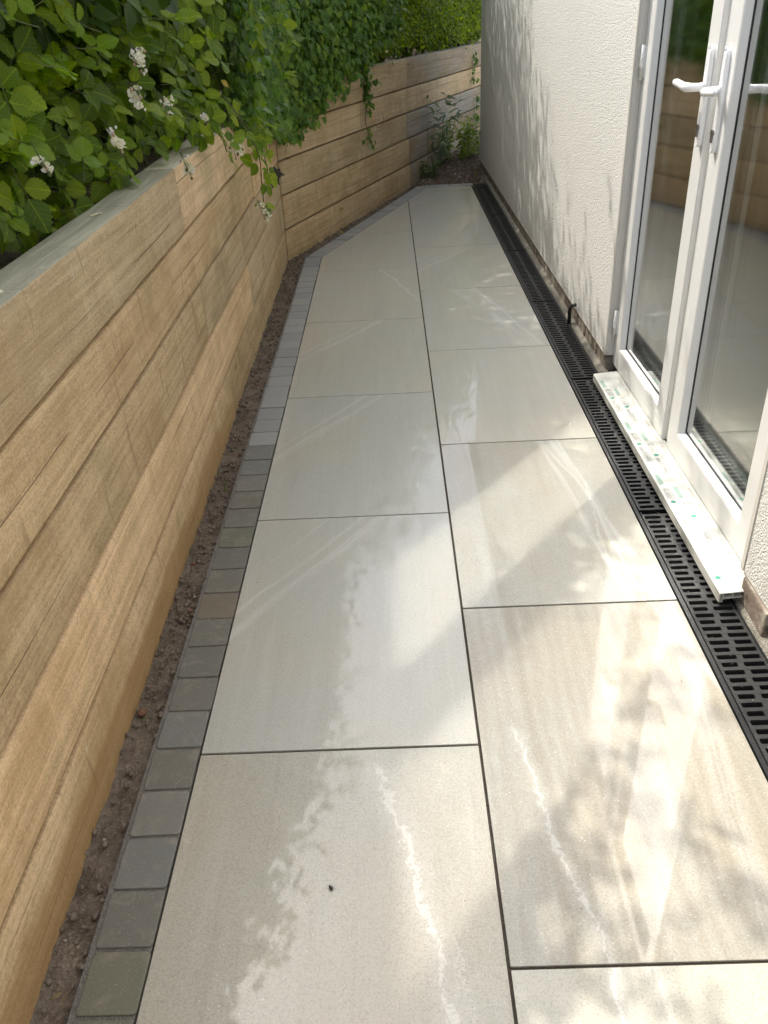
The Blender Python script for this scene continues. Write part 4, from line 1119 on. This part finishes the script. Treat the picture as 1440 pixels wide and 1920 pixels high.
# over the coping, beyond about 2.4 m, and down its face
for k in range(130):
    y_ = random.uniform(2.45, 5.0); f = min(1, (y_ - 2.4) / 1.6)
    nodes.append((near_pt(y_).x + random.uniform(-.09, .05 + .11 * f), y_, random.uniform(.97 - .10 * f, 1.40)))
P1, R1, S1, ST1 = leaf_groups(nodes)
split_leaves(bram, 'foliage', T_SERR, L_BRAM, P1, R1, S1, rng.random(len(P1)) * 1.0, 250, 24, 30)
nodes = [tuple(p) for p in near_cloud(170, -.05, .16, .96, .8, 4.6, 1.5)]
P2, R2, S2, ST2 = leaf_groups(nodes, size=(.035, .06))
split_leaves(bram, 'foliage', T_SERR, L_BRAM_Y, P2, R2, S2, rng.random(len(P2)), 50, 20, 24)
Vs = [tube('p', [a_, (a_ + b_) / 2 + Vector((0, 0, -.004)), b_], .0011, 4) for a_, b_ in ST1[::2] + ST2]
# arching canes
canes = []
for k in range(20):
    y0 = random.uniform(1.4, 4.8); b_ = near_pt(y0); p = Vector((b_.x - random.uniform(.15, .5), y0, .88)); dr = Vector((random.uniform(-.5, .1 if y0 < 3 else .3), random.uniform(-.6, .4), 1)).normalized(); pts = [p.copy()]
    for q in range(9):
        dr = (dr + Vector((random.uniform(-.10, .10), random.uniform(-.15, .15), -.16 - .02 * q))).normalized(); p = p + dr * .055; pts.append(p.copy())
    canes.append(tube('c', pts, [.0032 - .0002 * q for q in range(10)], 5))
# --- the hanging spray with the withered leaf
def path(pts, n=14):
    pts = [Vector(p) for p in pts]; out = []
    for i in range(len(pts) - 1):
        p0 = pts[max(i - 1, 0)]; p1, p2, p3 = pts[i], pts[i + 1], pts[min(i + 2, len(pts) - 1)]
        for k in range(n // (len(pts) - 1) + 1):
            u = k / (n // (len(pts) - 1) + 1)
            out.append(.5 * ((2 * p1) + (-p0 + p2) * u + (2 * p0 - 5 * p1 + 4 * p2 - p3) * u * u + (-p0 + 3 * p1 - 3 * p2 + p3) * u ** 3))
    out.append(pts[-1]); return out
hang1 = path([(-.72, 3.45, 1.12), (-.60, 3.35, 1.05), (-.53, 3.35, .93), (-.505, 3.42, .83), (-.51, 3.45, .74), (-.515, 3.46, .63)])
hang2 = path([(-.60, 3.35, 1.05), (-.55, 3.50, .93), (-.52, 3.62, .83), (-.51, 3.66, .74)])
hang3 = path([(-.70, 2.75, 1.10), (-.60, 2.85, 1.03), (-.555, 2.95, .96), (-.56, 3.05, .90)])
for h_ in (hang1, hang2, hang3): canes.append(tube('c', h_, .0022, 5))
me = join_meshes('stems', Vs + canes); me.transform(Matrix.Translation(-bram.location)); tag(link('stems', me, STEM, bram), kind='stuff')
hn = []
for h_ in (hang1, hang2, hang3):
    for q in range(4, len(h_), 2): hn.append(h_[q][:])
P3, R3, S3, _ = leaf_groups(hn, size=(.040, .058), out=(.8, -.5, .3), spread=.3)
split_leaves(bram, 'foliage', T_SERR, L_BRAM, P3, R3, S3, rng.random(len(P3)), 60, 10, 6)
# withered leaf
for (p, nr, tp, s_) in [((-.505, 3.73, .72), (.5, -.8, .2), (.4, .1, -.8), .062), ((-.51, 3.70, .71), (.8, -.5, .1), (-.1, .1, -1), .055), ((-.505, 3.75, .715), (.2, -.9, .5), (.8, .3, -.3), .055)]:
    V0, F0, uv0 = T_IVY; me = mesh('withered_leaf', [tuple(v) for v in V0], F0, True); me.uv_layers.new(name='UVMap')
    for v in me.vertices: v.co.z += .25 * abs(v.co.x) + mnoise.noise(v.co * 4) * .15
    R_ = basis(np.array([nr], float), np.array([tp], float))[0]; Mx = Matrix([list(R_[r]) for r in range(3)]).to_4x4() @ Matrix.Scale(s_, 4); Mx.translation = Vector(p) - bram.location
    o = link('withered_leaf', me, L_DEAD, bram); o.matrix_local = Mx; o['label'] = 'dark curled dead leaf at the tip of the hanging spray'
# flowers
petV, petF = [], []
def petal_mesh():
    O = [(0, 0), (.22, .22), (.40, .55), (.34, .85), (0, .98), (-.34, .85), (-.40, .55), (-.22, .22)]
    V = [(x, y, .18 * y * y + .10 * abs(x)) for x, y in O] + [(0, .6, .03)]; F = [(8, i, (i + 1) % 8) for i in range(8)]
    me = mesh('petal', V, F, True); me.materials.append(PETAL); me.uv_layers.new(name='UVMap'); return me
PET = petal_mesh()
fl_centre = None
def flower(p, nr, s_, npet=5):
    nr = Vector(nr).normalized(); a0 = random.uniform(0, 6); t1 = nr.orthogonal().normalized(); t2 = nr.cross(t1)
    bm = bmesh.new(); bmesh.ops.create_icosphere(bm, subdivisions=1, radius=.0030)
    for v in list(bm.verts): v.co.z = max(v.co.z, -.001)
    me = bpy.data.meshes.new('flower'); bm.to_mesh(me); bm.free()
    Mx = Matrix((t1, t2, nr)).transposed().to_4x4(); Mx.translation = Vector(p) - bram.location
    f = link('flower', me, STAMEN, bram); f.matrix_local = Mx
    for k in range(npet):
        a_ = a0 + 2 * math.pi * k / npet + random.uniform(-.12, .12)
        o = bpy.data.objects.new('petal', PET); COL.objects.link(o); o.parent = f
        o.matrix_local = Matrix.Rotation(a_, 4, 'Z') @ Matrix.Rotation(random.uniform(.1, 1.0), 4, 'X') @ Matrix.Translation((0, .0022, 0)) @ Matrix.Scale(s_ * random.uniform(.85, 1.1), 4)
    return f
stalks = []
def bud(p, s_):
    ell('bud', (s_, s_, s_ * 1.2), Vector(p) - bram.location, random.choice([PETAL, SEPAL, STEM]), bram, 8)
def truss(p, n, r, s_=.0128):
    p = Vector(p); n = int(n * 2.3)
    for k in range(n):
        off = Vector((random.uniform(-.4, 1), random.uniform(-1, .6), random.uniform(-1, 1))) * r
        flower(p + off, Vector((.5, -.7, .3)) + Vector(rng.normal(size=3) * .6), s_ * random.uniform(.7, 1.05))
    for k in range(n):
        off = Vector((random.uniform(-.4, 1), random.uniform(-1, .6), random.uniform(-1.4, 1))) * r * 1.25
        bud(p + off, random.uniform(.0026, .0042))
        stalks.append(tube('k', [p + off, p + off * .5 + Vector((-.004, .004, .012)), p + Vector((-.012, .01, .035))], .0007, 4))
FL = [((-.55, 2.06, 1.225), 4, .016), ((-.56, 2.02, 1.155), 4, .018), ((-.585, 1.88, 1.09), 3, .018), ((-.62, 1.56, 1.09), 2, .010), ((-.545, 3.13, .905), 4, .026), ((-.575, 2.47, .945), 3, .020), ((-.505, 3.30, .655), 3, .022), ((-.50, 3.36, .625), 2, .022), ((-.56, 2.76, 1.03), 2, .008), ((-.60, 2.45, 1.10), 2, .018)]
for p, n_, r_ in FL: truss(p, n_, r_)
me = join_meshes('flower_stalks', stalks); me.transform(Matrix.Translation(-bram.location)); tag(link('flower_stalks', me, STEM, bram), kind='stuff')
# one yellow leaf among them
for p, s_ in (((-.60, 3.35, 1.10), .040), ((-.95, 1.45, .93), .045), ((-.93, 1.50, .91), .04)):
    me = mesh('yellow_leaf', [tuple(v) for v in T_OV[0]], T_OV[1], True); me.uv_layers.new(name='UVMap'); o = link('yellow_leaf', me, L_YEL, bram)
    R_ = basis(np.array([[.7, -.6, .3]]), np.array([[.3, .6, -.6]]))[0]; Mx = Matrix([list(R_[r]) for r in range(3)]).to_4x4() @ Matrix.Scale(s_, 4); Mx.translation = Vector(p) - bram.location; o.matrix_local = Mx; o['label'] = 'yellowed leaf'

# --- ivy curtain over the bend of the wall
ivy = empty('ivy', 'dark ivy curtain hanging over the bend where the two timber walls meet', 'ivy', (-.65, 5.2, 1))
def ivy_low(s): return np.interp(s, [-1.4, -.6, 0, .3, .6, .9, 1.2, 1.7, 2.4], [.95, .80, .68, .72, .84, .93, .97, 1.12, 1.3])
n_ = 2400; s_ = rnd(-1.5, 1.9, n_); lo = ivy_low(s_) + wob(s_ * 4, s_, 2) * .06; z_ = lo + (1.55 - lo) * rng.random(n_) ** 1.25
dd_ = .015 + rnd(0, .11, n_) + np.clip(z_ - .95, 0, .5) * .05
fx = np.where(s_ < 0, np.interp(5.12 + s_, [-2.8, 5.12], [NP0.x, NP1.x]) + dd_ * .9, FP0.x + FT.x * s_ - FN.x * dd_)
fy = np.where(s_ < 0, 5.12 + s_ - dd_ * .2, FP0.y + FT.y * s_ - FN.y * dd_)
C_ = np.stack([fx, fy, z_], 1); P4 = clump(C_, 3, .022)
# slim strand down the far wall
m_ = 46; zz = np.linspace(.93, .44, m_); q0 = FP0 + FT * 1.42 - FN * .02
strand = np.stack([q0.x + .02 * np.sin(zz * 18) + rng.normal(size=m_) * .02, q0.y + rng.normal(size=m_) * .035, zz], 1)
strand = strand[(zz > .72) | (rng.random(m_) < .45)]
P4 = np.concatenate([P4, strand, clump(strand[:22], 3, .022)])
n4 = len(P4); nr = np.tile([.75, -.55, .35], (n4, 1)) + rng.normal(size=(n4, 3)) * .38; tp = np.tile([.15, -.1, -1.0], (n4, 1)) + rng.normal(size=(n4, 3)) * .4
split_leaves(ivy, 'foliage', T_IVY, L_IVY, P4, basis(nr, tp), rnd(.026, .048, n4), rng.random(n4), 280, 9, 9)
Vs = []
for k in range(26):
    s0 = random.uniform(-1.2, 2.2); b_ = (FP0 + FT * s0 - FN * .03) if s0 > 0 else Vector((near_pt(5.12 + s0).x + .03, 5.12 + s0)); z0 = random.uniform(1.0, 1.3); z1 = float(ivy_low(s0)) - random.uniform(0, .12)
    pts = [Vector((b_.x + random.uniform(-.015, .02), b_.y + random.uniform(-.03, .03), z0 + (z1 - z0) * q / 6)) for q in range(7)]
    Vs.append(tube('v', pts, .0013, 4))
pts = [Vector((q0.x + .02 * math.sin(z * 18), q0.y, z)) for z in np.linspace(.95, .43, 12)]; Vs.append(tube('v', pts, .002, 5))
cpt = FP0 + FT * 1.62 - FN * .03
Vs.append(tube('v', [Vector((q0.x, q0.y, .56))] + [Vector((cpt.x + FT.x * .09 * math.cos(a_), cpt.y + FT.y * .09 * math.cos(a_), .60 + .055 * math.sin(a_))) for a_ in np.linspace(3.6, 6.9, 10)], .0014, 4))
me = join_meshes('stems', Vs); me.transform(Matrix.Translation(-ivy.location)); tag(link('stems', me, STEM_B, ivy), kind='stuff')

# --- self-sown plants in the far corner
def stem_plant(name, label, cat, base, h, lean, nst, templ, mat, lsz, nleaf, group=None, parts=120, spread=.12):
    root = empty(name, label, cat, base, 0, group); P, nrm, tp, Sx, Vs = [], [], [], [], []
    for k in range(nst):
        p = Vector(base) + Vector((random.uniform(-.5, .5) * spread, random.uniform(-.5, .5) * spread, 0)); dr = (Vector((0, 0, 1)) + Vector(lean) + Vector((random.uniform(-.3, .3), random.uniform(-.3, .3), 0))).normalized(); pts = [p.copy()]; hh = h * random.uniform(.65, 1.0); m = 9
        for q in range(m):
            dr = (dr + Vector((random.uniform(-.10, .10), random.uniform(-.10, .10), -.03))).normalized(); p = p + dr * hh / m; pts.append(p.copy())
            if q > 0:
                for r_ in range(max(1, nleaf // m)):
                    a_ = random.uniform(0, 6.28); sd = Vector((math.cos(a_), math.sin(a_), random.uniform(-.1, .7))).normalized()
                    P.append(p[:]); tp.append(sd[:]); nrm.append((Vector((random.uniform(-.5, .5), -.4 + random.uniform(-.4, .4), 1)))[:]); Sx.append(random.uniform(*lsz))
        Vs.append(tube('s', pts, [.003 * (1 - q / 12) for q in range(m + 1)], 5))
    me = join_meshes('stem', Vs); me.transform(Matrix.Translation(-Vector(base))); link('stem', me, STEM, root)
    P = np.array(P); split_leaves(root, 'foliage', templ, mat, P, basis(np.array(nrm), np.array(tp)), np.array(Sx), rng.random(len(P)), parts, 8, 8)
    return root
stem_plant('sapling', 'leafy self-sown sapling with narrow leaves in the far wall corner', 'sapling', (.42, 7.98, .02), .66, (.02, -.08, 0), 7, T_LONG, L_PALE, (.06, .11), 27, parts=130)
stem_plant('weed', 'low bushy weed between the sapling and the house corner', 'weed', (.62, 8.18, .04), .38, (0, -.1, 0), 16, T_LONG, L_HEDGE, (.035, .07), 36, parts=60, spread=.30)
stem_plant('weed', 'rough green weed clump tight against the house corner', 'weed', (.80, 8.32, .04), .40, (-.05, -.05, 0), 12, T_LONG, L_HEDGE, (.04, .07), 30, parts=40, spread=.18)
stem_plant('weed', 'dark weed tuft at the foot of the wall left of the sapling', 'weed', (.33, 7.66, 0), .16, (.1, -.1, 0), 8, T_LONG, L_DARK, (.03, .06), 24, parts=30, spread=.16)
for (s_, zt, zb, lab) in [(4.35, .86, .62, 'thin ivy tendril with dark leaves high on the pale far sleepers'), (4.45, .50, .25, 'small ivy sprig low on the pale sleepers by the house corner')]:
    b_ = FP0 + FT * s_ - FN * .02; root = empty('ivy_sprig', lab, 'ivy', (b_.x, b_.y, zt))
    pts = [Vector((.02 * math.sin(q * 1.3), .02 * math.cos(q), -(zt - zb) * q / 6)) for q in range(7)]
    link('stem', tube('stem', pts, .002, 5), STEM_B, root)
    P = np.array([pts[random.randrange(7)][:] for q in range(18)]) + rng.normal(size=(18, 3)) * .02 + np.array(root.location)
    nr = np.tile([.6, -.8, .2], (18, 1)) + rng.normal(size=(18, 3)) * .3; tp = np.tile([0, 0, -1.], (18, 1)) + rng.normal(size=(18, 3)) * .6
    split_leaves(root, 'foliage', T_IVY, L_IVY, P, basis(nr, tp), rnd(.03, .05, 18), rng.random(18), 18, 5, 3)
# a fallen yellow leaf on the soil
me = mesh('fallen_leaf', [tuple(v) for v in T_OV[0]], T_OV[1], True); me.uv_layers.new(name='UVMap'); o = link('fallen_leaf', me, L_YEL); o.scale = (.045, .045, .045); o.location = (-.335, 5.72, .006); o.rotation_euler = (.2, .1, .7)
tag(o, 'yellow fallen leaf on the soil at the foot of the far timber wall', 'leaf')

# dust, crumbs and leaf litter that has blown onto the drain, the setts and the slabs
n_ = 420; xx = np.where(rng.random(n_) < .55, rng.uniform(.69, .81, n_), rng.uniform(-.545, -.44, n_)); yy = rng.uniform(.5, 6.5, n_) ** 1.0
pts = np.stack([xx, yy, np.full(n_, .0008)], 1)
tag(scatter('crumbs', rock_template(11), mat_simple('blown_grit', (.30, .26, .20), .8, .2, .4, 60), pts, rand_rots(n_), rng.uniform(.0006, .0019, (n_, 1)) * rng.uniform(.5, 1.3, (n_, 3))), kind='stuff')
n_ = 60; pts = np.stack([rng.uniform(-.43, .66, n_), rng.uniform(.5, 6.5, n_), np.full(n_, .0006)], 1)
tag(scatter('crumbs', rock_template(12), mat_simple('dark_grit', (.12, .10, .08), .8, .2, .4, 60), pts, rand_rots(n_), rng.uniform(.0006, .0016, (n_, 1)) * rng.uniform(.5, 1.2, (n_, 3))), kind='stuff')
n_ = 170; pts = soil_points(n_, .25); nr = rng.normal(size=(n_, 3)) * .5 + [0, 0, 1]; tp = rng.normal(size=(n_, 3)); tp[:, 2] *= .15
tag(scatter('leaf_litter', (T_LONG[0], T_LONG[1]), mat_leaf('dry_litter', [(.22, .15, .07), (.36, .28, .15), (.16, .10, .05)], .2, .7, False), pts + [0, 0, .004], basis(nr, tp), rng.uniform(.008, .03, n_), rng.random(n_), T_LONG[2], None, True), kind='stuff')
n_ = 60; pts = soil_points(n_, .3); nr = rng.normal(size=(n_, 3)) * .6 + [0, -1, .2]; tp = rng.normal(size=(n_, 3)) * .4 + [0, 0, 1]
tag(scatter('grass', (T_LONG[0] * np.array([.35, 1, 1]), T_LONG[1]), L_HEDGE, pts, basis(nr, tp), rng.uniform(.015, .05, n_), rng.random(n_), T_LONG[2], None, True), kind='stuff')
